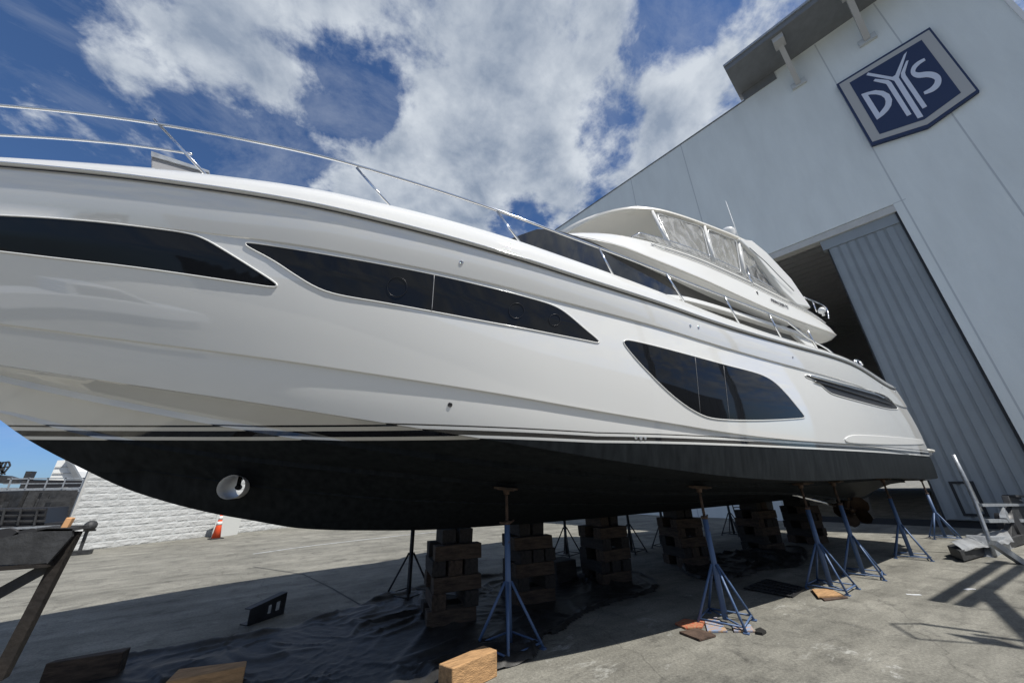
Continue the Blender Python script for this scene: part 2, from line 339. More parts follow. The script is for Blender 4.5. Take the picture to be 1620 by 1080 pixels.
def section(s):
    """port side section at station s, keel to bulwark top, as (x, halfbreadth, z)"""
    P = []
    P.append((sx('K', s), 0.0, zk(s)))
    prev = (0.0, zk(s))
    for k, w, u in (('H', .045, .02), ('G', .065, .045), ('F', .07, .055), ('E', .085, .0)):
        h, z = line(k, s); w = min(w, h*.35); u = u*min(1, h/.25)
        inn = (h-w, z+.004)
        for q in (.33, .67): P.append((sx(k, s), prev[0]+(inn[0]-prev[0])*q, prev[1]+(inn[1]-prev[1])*q))
        P.append((sx(k, s), inn[0], inn[1])); P.append((sx(k, s), h, z))
        if u or k != 'E': P.append((sx(k, s), h-.004*min(1, h/.25), z+u)); prev = (h-.004*min(1, h/.25), z+u)
        else: prev = (h, z)
    fl = max(0, min(1, (3.0-s)/4.0))
    lastk = 'E'
    for k, st in (('D', .028), ('C', .022), ('B', .0)):
        h, z = line(k, s); st = st*min(1, h/.4)
        if k == 'C': st *= max(0, min(1, (s+2.2)/1.8))
        if k == 'D': st *= max(.25, min(1, (12.0-s)/3))
        h1 = h-st; bul = {'D': .010, 'C': .026, 'B': .008}[k]*min(1, h/.6)
        for q in (.2, .4, .6, .8):
            x = sx(lastk, s)*(1-q)+sx(k, s)*q
            P.append((x, max(0, prev[0]+(h1-prev[0])*q+bul*4*q*(1-q)), prev[1]+(z-prev[1])*q))
        P.append((sx(k, s), h1, z)); P.append((sx(k, s), h, z+.006 if st else z+.002)); prev = (h, z+.006); lastk = k
    h, z = line('A', s); hB, zB = prev
    for q in (.25, .5, .75): P.append((sx('A', s)*q+sx('B', s)*(1-q), hB+(h-hB)*q*q, zB+(z-zB)*(1-(1-q)**1.3)))
    P.append((sx('A', s), h, z))
    i = min(.13, h*.5)
    P.append((sx('A', s), h-i*.5, z+.015)); P.append((sx('A', s), h-i, z-.005)); P.append((sx('A', s), h-i-.02*min(1, h), z-.42*min(1, (s+5.6)/1.2)))
    P.append((sx('A', s), 0, z-.42*min(1, (s+5.6)/1.2)+.02))
    return P
STN = list(np.linspace(-5.55, -2.8, 16))+list(np.linspace(-2.65, 5, 68))+list(np.linspace(5.15, 13.2, 50))
secs = [section(s) for s in STN]; NP = len(secs[0])
yacht = empty('motor_yacht', (4.0, CL, 0), 'large white motor yacht with black bottom, shored up on timber piles and blue stands', 'motor yacht')
hv = []; hf = []
for S in secs:
    for (x, h, z) in S: hv.append((x, CL-h, z))
    for (x, h, z) in S: hv.append((x, CL+h, z))
for j in range(len(STN)-1):
    a = j*2*NP; b = (j+1)*2*NP
    for i in range(NP-1):
        hf.append((a+i, b+i, b+i+1, a+i+1)); hf.append((a+NP+i, a+NP+i+1, b+NP+i+1, b+NP+i))
a = (len(STN)-1)*2*NP
for i in range(NP-1): hf.append((a+i, a+NP+i, a+NP+i+1, a+i+1))
hf_b = [(i, i+1, NP+i+1, NP+i) for i in range(NP-1)]
me = bpy.data.meshes.new('hull'); loc = Vector(yacht.location)
me.from_pydata([Vector(v)-loc for v in hv], [], hf+hf_b); me.update()
bm = bmesh.new(); bm.from_mesh(me); bmesh.ops.remove_doubles(bm, verts=bm.verts, dist=.0006); bmesh.ops.dissolve_degenerate(bm, dist=.0003, edges=bm.edges)
bmesh.ops.recalc_face_normals(bm, faces=bm.faces); bm.to_mesh(me); bm.free()
for p in me.polygons: p.use_smooth = True
hull = bpy.data.objects.new('hull', me); COL.objects.link(hull)
hull.parent = yacht
# bow thruster tunnel bored through the hull
TH = at_t(366, 770, 4.62)
tb = MB().tube([(TH.x, TH.y-1.5, TH.z), (TH.x, TH.y+3.2, TH.z)], .112, 32); cut = tb.build('cutter', M['white'])
md = hull.modifiers.new('bore', 'BOOLEAN'); md.object = cut; md.operation = 'DIFFERENCE'; md.solver = 'EXACT'
dg = bpy.context.evaluated_depsgraph_get(); dg.update(); me2 = bpy.data.meshes.new_from_object(hull.evaluated_get(dg))
if len(me2.polygons) > len(me.polygons)*.8: hull.modifiers.clear(); hull.data = me2; me = me2
else: hull.modifiers.clear(); print('BOOLEAN FAILED')
bpy.data.objects.remove(cut, do_unlink=True)
me.materials.clear(); me.materials.append(M['hull'])
def stripe(s): up = max(0, 2.6-s); return 2.018+.030*up-.004*max(0, s-5), 2.121+.034*up-.0005*max(0, s-5)
at_ = me.attributes.new('bz', 'FLOAT', 'POINT')
vals = []
for v in me.vertices:
    lo, hi = stripe(v.co.x+loc.x); vals.append((v.co.z-lo)/(hi-lo))
at_.data.foreach_set('value', vals)
me.set_sharp_from_angle(angle=math.radians(24))
bm = bmesh.new(); bm.from_mesh(me)
for v in bm.verts: v.co += loc
HBVH = BVHTree.FromBMesh(bm); bm.free()
def on_hull(px, py, off=.004):
    d = Vector(ray(px, py)).normalized(); h = HBVH.ray_cast(Vector(EYE), d)
    if h[0] is None: return None
    n = h[1]; n = n if n.dot(d) < 0 else -n
    return h[0]+n*off
def hull_at(x, z, off=.0):
    h = HBVH.ray_cast(Vector((x, -2, z)), Vector((0, 1, 0)))
    if h[0] is None: return None
    n = h[1]; n = n if n.y < 0 else -n
    return h[0]+n*off
def hull_below(x, y):
    h = HBVH.ray_cast(Vector((x, y, .2)), Vector((0, 0, 1))); return (h[0], h[1]) if h[0] else (Vector((x, y, 1.5)), Vector((0, 0, -1)))

def dense(P, n=6):
    out = []
    for i in range(len(P)):
        a = P[i]; b = P[(i+1) % len(P)]
        for k in range(n): out.append(tuple(x+(y-x)*k/n for x, y in zip(a, b)))
    return out
def patch(name, px, material, off=.006, ncol=90, nrow=10, frame=True, frame_mat='gel', fr=.008, flab=None):
    """glass laid on the hull side inside an outline"""
    P = chaikin(px, 2); P3 = [on_hull(x, y, 0) for x, y in dense(P, 2)]; P3 = [p for p in P3 if p is not None]
    xz = [(p.x, p.z) for p in P3]; x0 = min(p[0] for p in xz); x1 = max(p[0] for p in xz); rows = []
    for i in range(ncol+1):
        u = (1-math.cos(PI*i/ncol))/2; x = x0+.0008+(x1-x0-.0016)*u; zs = []
        for j in range(len(xz)):
            (xa, za), (xb, zb) = xz[j], xz[(j+1) % len(xz)]
            if (xa-x)*(xb-x) <= 0 and xa != xb: zs.append(za+(zb-za)*(x-xa)/(xb-xa))
        if len(zs) < 2: continue
        lo, hi = min(zs), max(zs); r = []
        for k in range(nrow+1):
            q = hull_at(x, lo+(hi-lo)*k/nrow, off); r.append(q if q else r[-1])
        rows.append(r)
    g = MB().grid(rows); o = g.build(name, material, yacht)
    if frame:
        lp = [hull_at(x, z, .002) for x, z in xz]; lp = [p for p in lp if p is not None]
        MB().tube(lp, fr, 6, closed=True).build('window_frame', M[frame_mat], o)
    return o
W1 = [(0,341),(80,345),(165,352),(240,361),(299,369),(325,378),(360,399),(400,424),(436,447),(439,452),(434,455),(400,450),(225,424),(100,410),(0,398),(-90,388),(-106,382),(-112,360),(-106,342),(-92,337)]
W2 = [(388,386),(392,383),(483,397),(576,413),(687,434),(792,459),(847,474),(870,481),(887,489),(903,501),(927,522),(948,539),(947,543),(933,540),(887,531),(820,518),(774,510),(684,493),(607,479),(551,470),(520,463),(496,453),(471,438),(431,411),(392,391)]
W3 = [(985,541),(989,538),(997,538),(1036,547),(1096,563),(1145,576.5),(1181,585.5),(1205,592.5),(1224,603),(1243,622),(1262,645),(1273,659),(1271,661),(1262,662),(1229,664),(1193,665),(1157,664.5),(1125,662),(1106,655),(1084,642),(1060,623),(1036,600),(1012,575),(993,553)]
VENT = [(1270,595),(1279,592),(1300,597),(1356,612),(1391,621),(1405,628),(1421,646),(1417,648),(1400,646),(1377,640),(1321,625),(1310,620),(1292,603)]
w1 = patch('window', W1, M['glass']); w2 = patch('window', W2, M['glass']); w3 = patch('window', W3, M['glass'])
w1['label'] = 'long dark bow window'; w2['label'] = 'long dark window with two round portlights'; w3['label'] = 'large dark sail-shaped window'
for (x, y, r) in ((628.5,454.5,15.5),(816.5,492,12),(877,506.5,9)):
    ring = [on_hull(x+r*math.cos(a), y+r*1.0*math.sin(a), .012) for a in np.linspace(0, 2*PI, 32, endpoint=False)]
    MB().tube(ring, .0022, 5, closed=True).build('portlight', M['fitting'], w2)
def seam(pts, parent, r=.004, m='rubber', name='mullion', off=.008):
    q = [on_hull(pts[0][0]+(pts[1][0]-pts[0][0])*k/8, pts[0][1]+(pts[1][1]-pts[0][1])*k/8, off) for k in range(9)]
    MB().tube([p for p in q if p], r, 5).build(name, M[m], parent)
seam([(687,436),(683,492)], w2, .0035, 'lino'); seam([(1099,566),(1107,652)], w3, .0025, 'lino'); seam([(1144,579),(1153,661)], w3, .0025, 'lino')
vent = patch('side_vent', VENT, M['rubber'], off=.004, fr=.012)
for i, (a, b) in enumerate((((1276,594),(1404,630)), ((1286,603),(1411,641)))):
    q = [on_hull(a[0]+(b[0]-a[0])*k/14, a[1]+(b[1]-a[1])*k/14, .02) for k in range(15)]
    MB().tube([p for p in q if p], [.006]+[.026 if i == 0 else .014]*13+[.006], 8).build('louvre', M['steel'] if i == 0 else M['fitting'], vent)
# bathing platform and moulded step at the quarter
quarter = [(1332,699),(1343,688),(1377,689),(1425,692),(1471,697),(1473,701),(1440,703),(1380,702)]
patch('quarter_moulding', quarter, M['gel'], off=.014, fr=.012)
mb = MB()
pl = [(12.6, 2.36), (13.25, 2.42), (13.9, 2.36), (14.15, 2.15), (14.2, 0)]
top = [Vector((x, CL-h, 2.20)) for x, h in pl]+[Vector((x, CL+h, 2.20)) for x, h in pl[::-1][1:]]
mb.prism(top, (0, 0, -.16)); mb.build('bathing_platform', M['gel'], yacht, bevel=.03)
a_ = at_t(1440, 703, 2.90); b_ = at_t(1495, 709, 2.95)
MB().tube([(12.6, CL-2.42, 2.14), (13.3, CL-2.455, 2.14), (13.9, CL-2.39, 2.14), (14.17, CL-2.17, 2.14)], .035, 8).build('platform_fender', M['gel2'], yacht)
# rub rail along the sheer
rr = []
for s in np.linspace(-5.3, 13.2, 150):
    h, z = line('B', s); rr.append((sx('B', s), CL-h-.004, z+.004))
MB().tube(rr, .021, 8).build('rub_rail', M['gel'], yacht)
MB().tube([(x, y-.021, z) for x, y, z in rr], .008, 6).build('rub_rail', M['steel'], yacht)
MB().tube([(x, y-.004, z-.030) for x, y, z in rr], .006, 5).build('rub_rail_seal', M['rubber'], yacht)
MB().tube([(x, 2*CL-y, z) for x, y, z in rr], .026, 8).build('rub_rail', M['gel'], yacht)
# thruster tunnel lining and drive leg
tl = MB()
for (rad, c) in ((.1135, 0),):
    ys = np.linspace(0, 1, 2); rowsT = []
    for yy in (TH.y-.02, TH.y+1.36):
        rowsT.append([Vector((TH.x+.1105*math.cos(a), yy, TH.z+.1105*math.sin(a))) for a in np.linspace(0, 2*PI, 32, endpoint=False)])
    tl.grid(rowsT, closed=True)
th = tl.build('thruster_tunnel', M['whiteliner'], yacht, fixn=False)
pr = MB().tube([(TH.x, CL-.18, TH.z+.112), (TH.x, CL-.18, TH.z)], .020, 8)
pr.tube([(TH.x, CL-.30, TH.z), (TH.x, CL-.10, TH.z)], [.018, .030], 12); pr.build('thruster_leg', M['black'], th)
# small fittings through the topside
for (x, y, r, m) in ((730,415,.022,'steel'),(712,640,.022,'fitting'),(1092,515,.020,'steel'),(1105,518,.020,'steel'),(1254,565,.020,'steel'),(1375,617,.022,'steel'),(1391,621,.022,'steel'),(1395,612,.02,'steel'),(1416,620,.02,'steel'),(1421,621,.02,'steel'),(1006,692,.02,'steel'),(1014,693,.02,'steel'),(1021,693,.016,'steel')):
    p = on_hull(x, y, 0)
    if p:
        q = on_hull(x, y, .03); n = (q-p).normalized(); R = n.to_track_quat('Z', 'Y').to_matrix()
        MB().lathe([(r, 0), (r*1.0, .003), (r*.8, .006), (r*.5, .006), (r*.45, .002)], p, 14, R).build('through_hull_fitting', M[m], yacht)

# -------------------------------------------------- deckhouse and flybridge
def loft_sym(name, lines, ss, material, parent=yacht, cap_top=None, cap_bot=None, auto=.5):
    """lines: list of functions s -> (hb, z) bottom to top"""
    rows = []
    for s in ss:
        L_ = [f(s) for f in lines]
        L3 = [(q[2] if len(q) > 2 else s, q[0], q[1]) for q in L_]
        rows.append([Vector((x, CL-h, z)) for x, h, z in L3]+[Vector((x, CL+h, z)) for x, h, z in L3[::-1]])
    mb = MB().grid(rows, closed=True)
    n = len(rows[0]); mb.f.append(tuple(range(n))); mb.sm.append(False); mb.f.append(tuple(range((len(rows)-1)*n, len(rows)*n))); mb.sm.append(False)
    return mb.build(name, material, parent, autosmooth=auto)
def F(pts): X = [p[0] for p in pts]; Y = [p[1] for p in pts]; return lambda s: float(pchip(X, Y, s))
# lower deckhouse glass block
dh_h = F([(.4, 1.0), (1.2, 1.50), (2, 1.84), (3.2, 2.12), (5, 2.24), (9.2, 2.22)])
dh_t = F([(.4, 3.95), (1.2, 4.36), (2.0, 4.80), (2.6, 5.10), (3.4, 5.02), (4.5, 4.86), (6, 4.73), (9.2, 4.66)])
house = loft_sym('deckhouse_glass', [lambda s: (dh_h(s)+.03, 3.3), lambda s: (dh_h(s)+.02, 3.92), lambda s: (dh_h(s)-.06, dh_t(s))], np.linspace(.4, 9.2, 40), M['cabin_glass'])
# sill moulding below the side glass, side deck coaming
loft_sym('deckhouse_base', [lambda s: (dh_h(s)+.05, 3.2), lambda s: (dh_h(s)+.07, 4.02-.012*s), lambda s: (dh_h(s)-.02, 4.06-.012*s)], np.linspace(2.6, 9.6, 20), M['gel'])
sill_z = F([(3.6, 4.12), (4.5, 4.33), (5.2, 4.43), (8.3, 4.52), (9.2, 4.54)])
loft_sym('window_sill', [lambda s: (dh_h(s)+.02, sill_z(s)-.10), lambda s: (dh_h(s)+.07, sill_z(s)-.09), lambda s: (dh_h(s)+.06, sill_z(s)-.01), lambda s: (dh_h(s)-.0, sill_z(s))], np.linspace(3.6, 9.2, 24), M['gel'], parent=house)
for sx_ in (2.35, 3.2, 4.6, 6.2, 7.7):
    h = dh_h(sx_)
    MB().beam((sx_, CL-h-.012, 3.9), (sx_+.12, CL-h+.088, dh_t(sx_)-.01), .03, .012, (0, 1, 0)).build('window_mullion', M['rubber'], house)
# flybridge moulding
fmh = F([(1.75, .3), (2.0, .85), (2.4, 1.36), (3, 1.92), (4, 2.27), (6, 2.42), (10, 2.42), (10.6, 2.36), (10.9, 2.2)])
fmz = F([(1.75, 5.30), (2.6, 5.20), (3.4, 5.05), (4.5, 4.87), (6, 4.73), (8, 4.65), (10, 4.67), (10.9, 4.76)])
fth = F([(1.75, .2), (2.0, .7), (2.4, 1.2), (3, 1.74), (4, 2.10), (6, 2.27), (10, 2.28), (10.6, 2.24), (10.9, 2.12)])
ftz = F([(1.75, 5.32), (2.6, 5.30), (3.4, 5.36), (4.5, 5.44), (6, 5.47), (7, 5.46), (8, 5.40), (9.5, 5.26), (10.5, 5.04), (10.9, 4.84)])
def under(s, f): return max(0, fmh(s)-.42*f)
fly = loft_sym('flybridge', [lambda s: (under(s, .9), fmz(s)-.05), lambda s: (under(s, .35), fmz(s)-.05), lambda s: (under(s, .10), fmz(s)-.03), lambda s: (fmh(s), fmz(s)),
      lambda s: (fmh(s)+.01, fmz(s)+.03), lambda s: ((fmh(s)+fth(s))/2+.035, (fmz(s)+ftz(s))/2+.0), lambda s: (fth(s), ftz(s)-.03), lambda s: (fth(s)-.03, ftz(s)),
      lambda s: (max(0, fth(s)-.12), ftz(s)), lambda s: (max(0, fth(s)-.14), min(ftz(s)-.02, 5.0 if s > 3 else 9))], list(np.linspace(1.75, 3.2, 14))+list(np.linspace(3.35, 10.9, 34)), M['gel'], auto=.45)
# raised pill shaped moulding on the flybridge side
def fly_side(s, f, off=.01): return Vector((s, CL-((fmh(s)*(1-f)+fth(s)*f)+.035*4*f*(1-f)*1.0+off), fmz(s)*(1-f)+ftz(s)*f))
pill = [fly_side(s, .86) for s in np.linspace(4.7, 10.2, 30)]+[fly_side(10.35, .77)]+[fly_side(s, .66) for s in np.linspace(10.2, 4.7, 30)]+[fly_side(4.5, .75)]
MB().tube(pill, .012, 6, closed=True).build('flybridge_trim', M['gel'], fly)
MB().tube([fly_side(s, .74, .004) for s in np.linspace(4.8, 10.2, 30)], .010, 6).build('flybridge_trim', M['lino'], fly)
MB().tube([fly_side(s, .02, .006) for s in np.linspace(2.6, 10.6, 40)], .010, 6).build('flybridge_trim', M['gel2'], fly)
# wing pillar that carries the overhang
wp = [at_t(1222, 503, 3.1), at_t(1248, 512, 3.1), at_t(1283, 540, 3.05), at_t(1300, 560, 3.0), at_t(1288, 556, 3.0), at_t(1255, 528, 3.05)]
MB().prism(wp, (0, .10, 0)).build('wing_pillar', M['gel'], yacht, bevel=.02)
MB().box((9.1, CL-1.9, 3.3), (9.35, CL+1.9, 4.6)).build('saloon_door', M['glass'], yacht)
# hardtop
hth = F([(3.9, .35), (4.1, 1.0), (4.45, 1.55), (4.9, 1.86), (5.6, 2.05), (7, 2.2), (8.3, 2.28), (8.7, 2.16), (8.85, 1.9)])
htz = F([(3.9, 6.44), (4.45, 6.50), (5.5, 6.56), (7, 6.56), (8.85, 6.47)])
hard = loft_sym('hardtop', [lambda s: (hth(s)*.86, htz(s)-.015), lambda s: (hth(s)*.97, htz(s)-.03), lambda s: (hth(s), htz(s)), lambda s: (hth(s)-.01, htz(s)+.05), lambda s: (hth(s)*.9, htz(s)+.12), lambda s: (hth(s)*.5, htz(s)+.19)],
      list(np.linspace(3.9, 5, 14))+list(np.linspace(5.2, 8.85, 22)), M['gel2'], auto=.6)
MB().lathe([(.02, 0), (.05, .0), (.05, -.015), (.02, -.015)], (5.0, 4.3, 6.485), 12).build('ceiling_light', M['fitting'], hard)
# clear vinyl enclosure: panels, white zip borders, poles
def hpt(s, inset=.05): return Vector((s, CL-hth(s)+inset, htz(s)-.03))
def cpt(s, inset=.06): return Vector((s, CL-fth(s)+inset, ftz(s)))
enc = []
posts = [(5.2, 5.08), (6.55, 6.3), (7.62, 7.3)]
for i, ((ta, ba), (tb_, bb)) in enumerate(((posts[0], posts[1]), (posts[1], posts[2]), (posts[2], (8.1, 8.9)))):
    rows = []
    for k in range(13):
        q = k/12; a = hpt(ta+(tb_-ta)*q); b = cpt(ba+(bb-ba)*q); rows.append([a.lerp(b, j/8)+Vector((0, -.015*math.sin(j*1.7+k*1.3), 0)) for j in range(9)])
    pnl = MB().grid(rows).build('clear_panel', M['vinyl'], hard); enc.append(pnl)
    bd = [rows[0][1], rows[-1][1], rows[-1][7], rows[0][7]]
    bd = [hpt(ta+.08).lerp(cpt(ba+.08), .04), hpt(tb_-.08).lerp(cpt(bb-.08), .04), hpt(tb_-.08).lerp(cpt(bb-.08), .93), hpt(ta+.08).lerp(cpt(ba+.08), .93)]
    pts = cr(dense(chaikin([tuple(Vector(p)+Vector((0, -.02, 0))) for p in dense([tuple(p) for p in bd], 3)], 1), 1), 2, True)
    MB().tube(pts, .012, 5, closed=True).build('panel_border', M['gel'], pnl)
for (ta, ba) in posts:
    MB().tube([hpt(ta, .03), cpt(ba, .03)], .032, 8).build('hardtop_post', M['gel'], hard)
# low wrap-around perspex wind screen on coaming
ws = []
for s in np.linspace(4.2, 9.0, 24):
    b = cpt(s, .0); ws.append([b, b+Vector((.05, .05, .17 if 4.4 < s < 8.7 else .04))])
MB().grid(ws).build('wind_deflector', M['vinyl'], fly)
MB().tube([r[1] for r in ws], .012, 6).build('deflector_rail', M['steel'], fly)
# hardtop arch leg
leg = [at_t(1168, 377, 3.02), at_t(1190, 380, 3.02), at_t(1212, 398, 3.0), at_t(1228, 414, 2.98), at_t(1252, 440, 2.96), at_t(1284, 487, 2.95), at_t(1262, 482, 2.95), at_t(1240, 460, 2.96), at_t(1222, 436, 2.98), at_t(1198, 405, 3.0)]
MB().prism(leg, (0, .14, 0)).build('hardtop_leg', M['gel'], hard, bevel=.03)
MB().prism([Vector((v.x, 2*CL-v.y, v.z)) for v in leg], (0, -.14, 0)).build('hardtop_leg', M['gel'], hard, bevel=.03)
gr_ = [at_t(1186, 392, 2.96), at_t(1212, 415, 2.94), at_t(1235, 439, 2.925), at_t(1256, 460, 2.92)]
MB().tube(gr_, .010, 6).build('leg_trim', M['lino'], hard)
# dome, aerial, lights
dm = MB(); dc = at_t(1152, 369, 4.1); dm.lathe([(.14, -.25), (.16, -.12), (.19, -.02), (.19, .04), (.16, .11), (.10, .155), (.03, .17)], dc, 20); dm.build('radar_dome', M['gel'], hard)
ae = [at_t(1163.5, 362, 3.6), at_t(1148, 318, 3.6)]
MB().tube([ae[0]-Vector((0, 0, .5)), ae[0], ae[1]], [.012, .010, .004], 6).build('aerial', M['white'], hard)
lf = at_t(1196, 464, 2.93); MB().lathe([(.03, -.05), (.035, 0), (.03, .05), (.012, .06)], lf, 12).build('navigation_light', M['fitting'], fly)
MB().tube([at_t(1181, 420, 2.98), at_t(1186, 440, 2.95), at_t(1192, 452, 2.93)], .014, 6).build('light_stay', M['steel'], fly)
# aft flybridge rail and ball light
ar = [at_t(1272, 470, 2.97), at_t(1305, 485, 2.97), at_t(1311, 503, 2.93)]
MB().tube(cr(ar, 5), .014, 6).tube([at_t(1285, 476, 2.97), at_t(1292, 493, 2.95)], .012, 6).tube([at_t(1306, 486, 3.5), at_t(1272, 470, 2.97)], .012, 6).build('flybridge_rail', M['steel'], fly)
MB().lathe([(.03, -.12), (.03, -.06), (.075, -.03), (.08, .03), (.05, .08), (.01, .1)], at_t(1300.5, 492, 3.0), 14).build('stern_light', M['white'], fly)
# soffit lights below overhang
MB().box((9.6, CL-1.9, 4.52), (10.5, CL-1.2, 4.545)).build('soffit_hatch', M['white'], fly)
MB().box((8.55, CL-2.28, 4.575), (8.95, CL-2.05, 4.61)).build('soffit_vent', M['rubber'], fly)
# lettering on the flybridge side
cu = bpy.data.curves.new('txt', 'FONT'); cu.body = 'PRINCESS 72'; cu.size = .12; cu.extrude = .004; cu.align_x = 'CENTER'; cu.shear = .3
to = bpy.data.objects.new('txt', cu); COL.objects.link(to); bpy.context.view_layer.update()
dg = bpy.context.evaluated_depsgraph_get(); tm = bpy.data.meshes.new_from_object(to.evaluated_get(dg)); bpy.data.objects.remove(to, do_unlink=True)
pa = fly_side(7.9, .36, .012); pb = fly_side(8.5, .36, .012); pc = fly_side(7.9, .5, .012)
ex = (pb-pa).normalized(); ey = (pc-pa); ey = (ey-ex*ey.dot(ex)).normalized(); ez = ex.cross(ey); tcn = fly_side(8.05, .34, .012)
tm.transform(Matrix(((ex.x, ey.x, ez.x, tcn.x-loc.x), (ex.y, ey.y, ez.y, tcn.y-loc.y), (ex.z, ey.z, ez.z, tcn.z-loc.z), (0, 0, 0, 1)))); tm.materials.clear(); tm.materials.append(M['text'])
lt = bpy.data.objects.new('lettering', tm); COL.objects.link(lt); lt.parent = fly; tm.name = 'lettering'

# -------------------------------------------------- guard rails
HBR = [(a, max(0, b-.06)) for a, b in HB['A']]
def rail3(pts):
    out = []
    for x, y in pts:
        s, z = solve(x, y, HBR); out.append(Vector((s, CL-float(pchip([a for a, _ in HBR], [b for _, b in HBR], s)), z)))
    return out
def fitz(P, deg=3, pre=()):
    s = np.array([p.x for p in P]+[q.x for q in pre]); z = np.array([p.z for p in P]+[q.z for q in pre]); f = np.polynomial.chebyshev.Chebyshev.fit(s, z, deg)
    return f
tr = rail3([(0,157),(120,168),(245,190),(400,224),(567,267),(680,299),(787,335),(873,368),(947,391),(1053,431),(1143,466),(1220,499),(1265,517)])
f = fitz(tr, 4, [Vector((-4, 0, 4.72)), Vector((-5, 0, 4.75))])
def rp(s): return Vector((s, CL-float(pchip([a for a, _ in HBR], [b for _, b in HBR], s)), float(f(s))))
top = [rp(s) for s in np.linspace(-5.3, 7.3, 90)]
rail = MB().tube(top+[Vector((7.9, rp(7.9).y, 4.07)), Vector((8.7, rp(8.7).y, 3.96)), Vector((9.2, rp(9.2).y, 3.82)), Vector((9.45, rp(9.4).y, 3.68))], .0165, 8).build('guard_rail', M['steel'], yacht)
lr = rail3([(0,214),(100,220),(200,229),(304,244)])
fl_ = fitz(lr, 2)
MB().tube([Vector((s, rp(s).y, float(fl_(s)))) for s in np.linspace(-4.2, lr[-1].x, 24)], .013, 8).build('lower_rail', M['steel'], rail)
for (a, b) in (((245,190),(332,272)), ((565,266),(623,331)), ((787,335),(830,388)), ((947,392),(977,433)), ((1053,432),(1092,482)), ((1145,467),(1176,511)), ((1217,498),(1243,536)), ((1278,523),(1301,556))):
    p = rail3([a])[0]; ds = solve(*b, HB['A'])[0]; q = Vector((ds, CL-hbf('A', ds)+.05, float(ZF['A'](ds))))
    MB().tube([q, p], .0135, 8).lathe([(.03, -.004), (.03, .006), (.015, .012)], q, 10).build('stanchion', M['steel'], rail)
for s in (-3.5, -4.6): MB().tube([Vector((s+.35, CL-hbf('A', s+.35)+.05, float(ZF['A'](s+.35)))), rp(s)], .0135, 8).build('stanchion', M['steel'], rail)
# deck fittings: mooring cleat aft, sunbed back rest forward
cl = at_t(1358, 574, 2.75)
MB().tube(cr([cl+Vector((-.22, 0, -.02)), cl+Vector((-.12, 0, .06)), cl+Vector((.12, 0, .06)), cl+Vector((.22, 0, -.02))], 5), .018, 6).tube([cl+Vector((-.1, 0, -.12)), cl+Vector((-.1, 0, .05))], .015, 6).tube([cl+Vector((.1, 0, -.12)), cl+Vector((.1, 0, .05))], .015, 6).build('mooring_cleat', M['steel'], yacht)
MB().prism([at_t(239, 240, 4.1), at_t(330, 271, 4.1), at_t(330, 285, 4.1), at_t(239, 275, 4.1)], (0, .9, 0)).build('foredeck_locker', M['lino'], yacht, bevel=.01)
MB().prism([at_t(239, 239, 4.08), at_t(331, 270, 4.08), at_t(331, 273.5, 4.08), at_t(239, 247, 4.08)], (0, .92, 0)).build('locker_lid', M['galv'], yacht)
mb = MB(); cb = [(-3.8, .5), (-2.6, 1.0), (-1.2, 1.5), (.3, 1.9), (1.8, 2.0)]
mb.prism([Vector((x, CL-h*.8, 4.05)) for x, h in cb]+[Vector((x, CL+h*.8, 4.05)) for x, h in cb[::-1]], (0, 0, -.45)); mb.build('coachroof', M['gel'], yacht)
# -------------------------------------------------- running gear
for sgn in (-1, 1):
    y = CL+sgn*1.15
    MB().tube([(9.0, y, 1.30), (11.6, y, .86)], .035, 10).build('propeller_shaft', M['steel'], yacht)
    MB().beam((11.3, y-.18, 1.36), (11.35, y, .90), .05, .14, (1, 0, 0)).beam((11.3, y+.18, 1.36), (11.35, y, .90), .05, .14, (1, 0, 0)).build('shaft_strut', M['bronze'], yacht)
    p = MB().lathe([(.03, -.12), (.075, -.08), (.08, .05), (.04, .13)], (11.6, y, .86), 16, Vector((1, 0, -.17)).to_track_quat('Z', 'Y').to_matrix())
    for k in range(5):
        a = 2*PI*k/5; rows = []
        for i in range(6):
            r_ = .07+.30*i/5; w = .17*math.sin(PI*(i+.8)/6.6); tw = .5+.5*(1-i/5)
            rw = []
            for j in range(5):
                c = (j/4-.5)*w*2; rw.append(Vector((11.6+c*math.sin(tw)*.6, y+r_*math.cos(a)-c*math.sin(a), .86+r_*math.sin(a)+c*math.cos(a))))
            rows.append(rw)
        p.grid(rows)
    p.build('propeller', M['bronze'], yacht, fixn=False)
    MB().prism([(12.1, y-.03, 1.30), (12.75, y-.03, 1.30), (12.65, y-.03, .62), (12.25, y-.03, .62)], (0, .06, 0)).build('rudder', M['rubber'], yacht, bevel=.015)
    MB().box((13.2, CL+sgn*1.6-.6, 1.46), (13.6, CL+sgn*1.6+.6, 1.49)).build('trim_tab', M['fitting'], yacht)

# ------------------------------------------------------------------ ground
struct(MB().add([(-300, -300, 0), (400, -300, 0), (400, 400, 0), (-300, 400, 0)], [(0, 1, 2, 3)]).build('ground', M['concrete']))
def strip(name, pts, w, m, z=.004, kind=True):
    rows = []
    for i, p in enumerate(pts):
        d = (pts[min(i+1, len(pts)-1)]-pts[max(i-1, 0)]); n = Vector((-d.y, d.x, 0)).normalized()*w/2; rows.append([Vector((p.x, p.y, z))-n, Vector((p.x, p.y, z))+n])
    o = MB().grid(rows, smooth=False).build(name, m); return struct(o) if kind else o
M['jointdark'] = mat('joint_dark', (.06, .06, .058), .9)
strip('pavement_joint', [at_z(400, 896), at_z(479, 908), at_z(525, 930), at_z(571, 957), at_z(650, 1000)], .03, M['jointdark'])
M['pale'] = mat('pale_paint', (.46, .48, .50), .8, var=.3, vscale=5)
M['whitemark'] = mat('white_mark', (.62, .64, .66), .8)
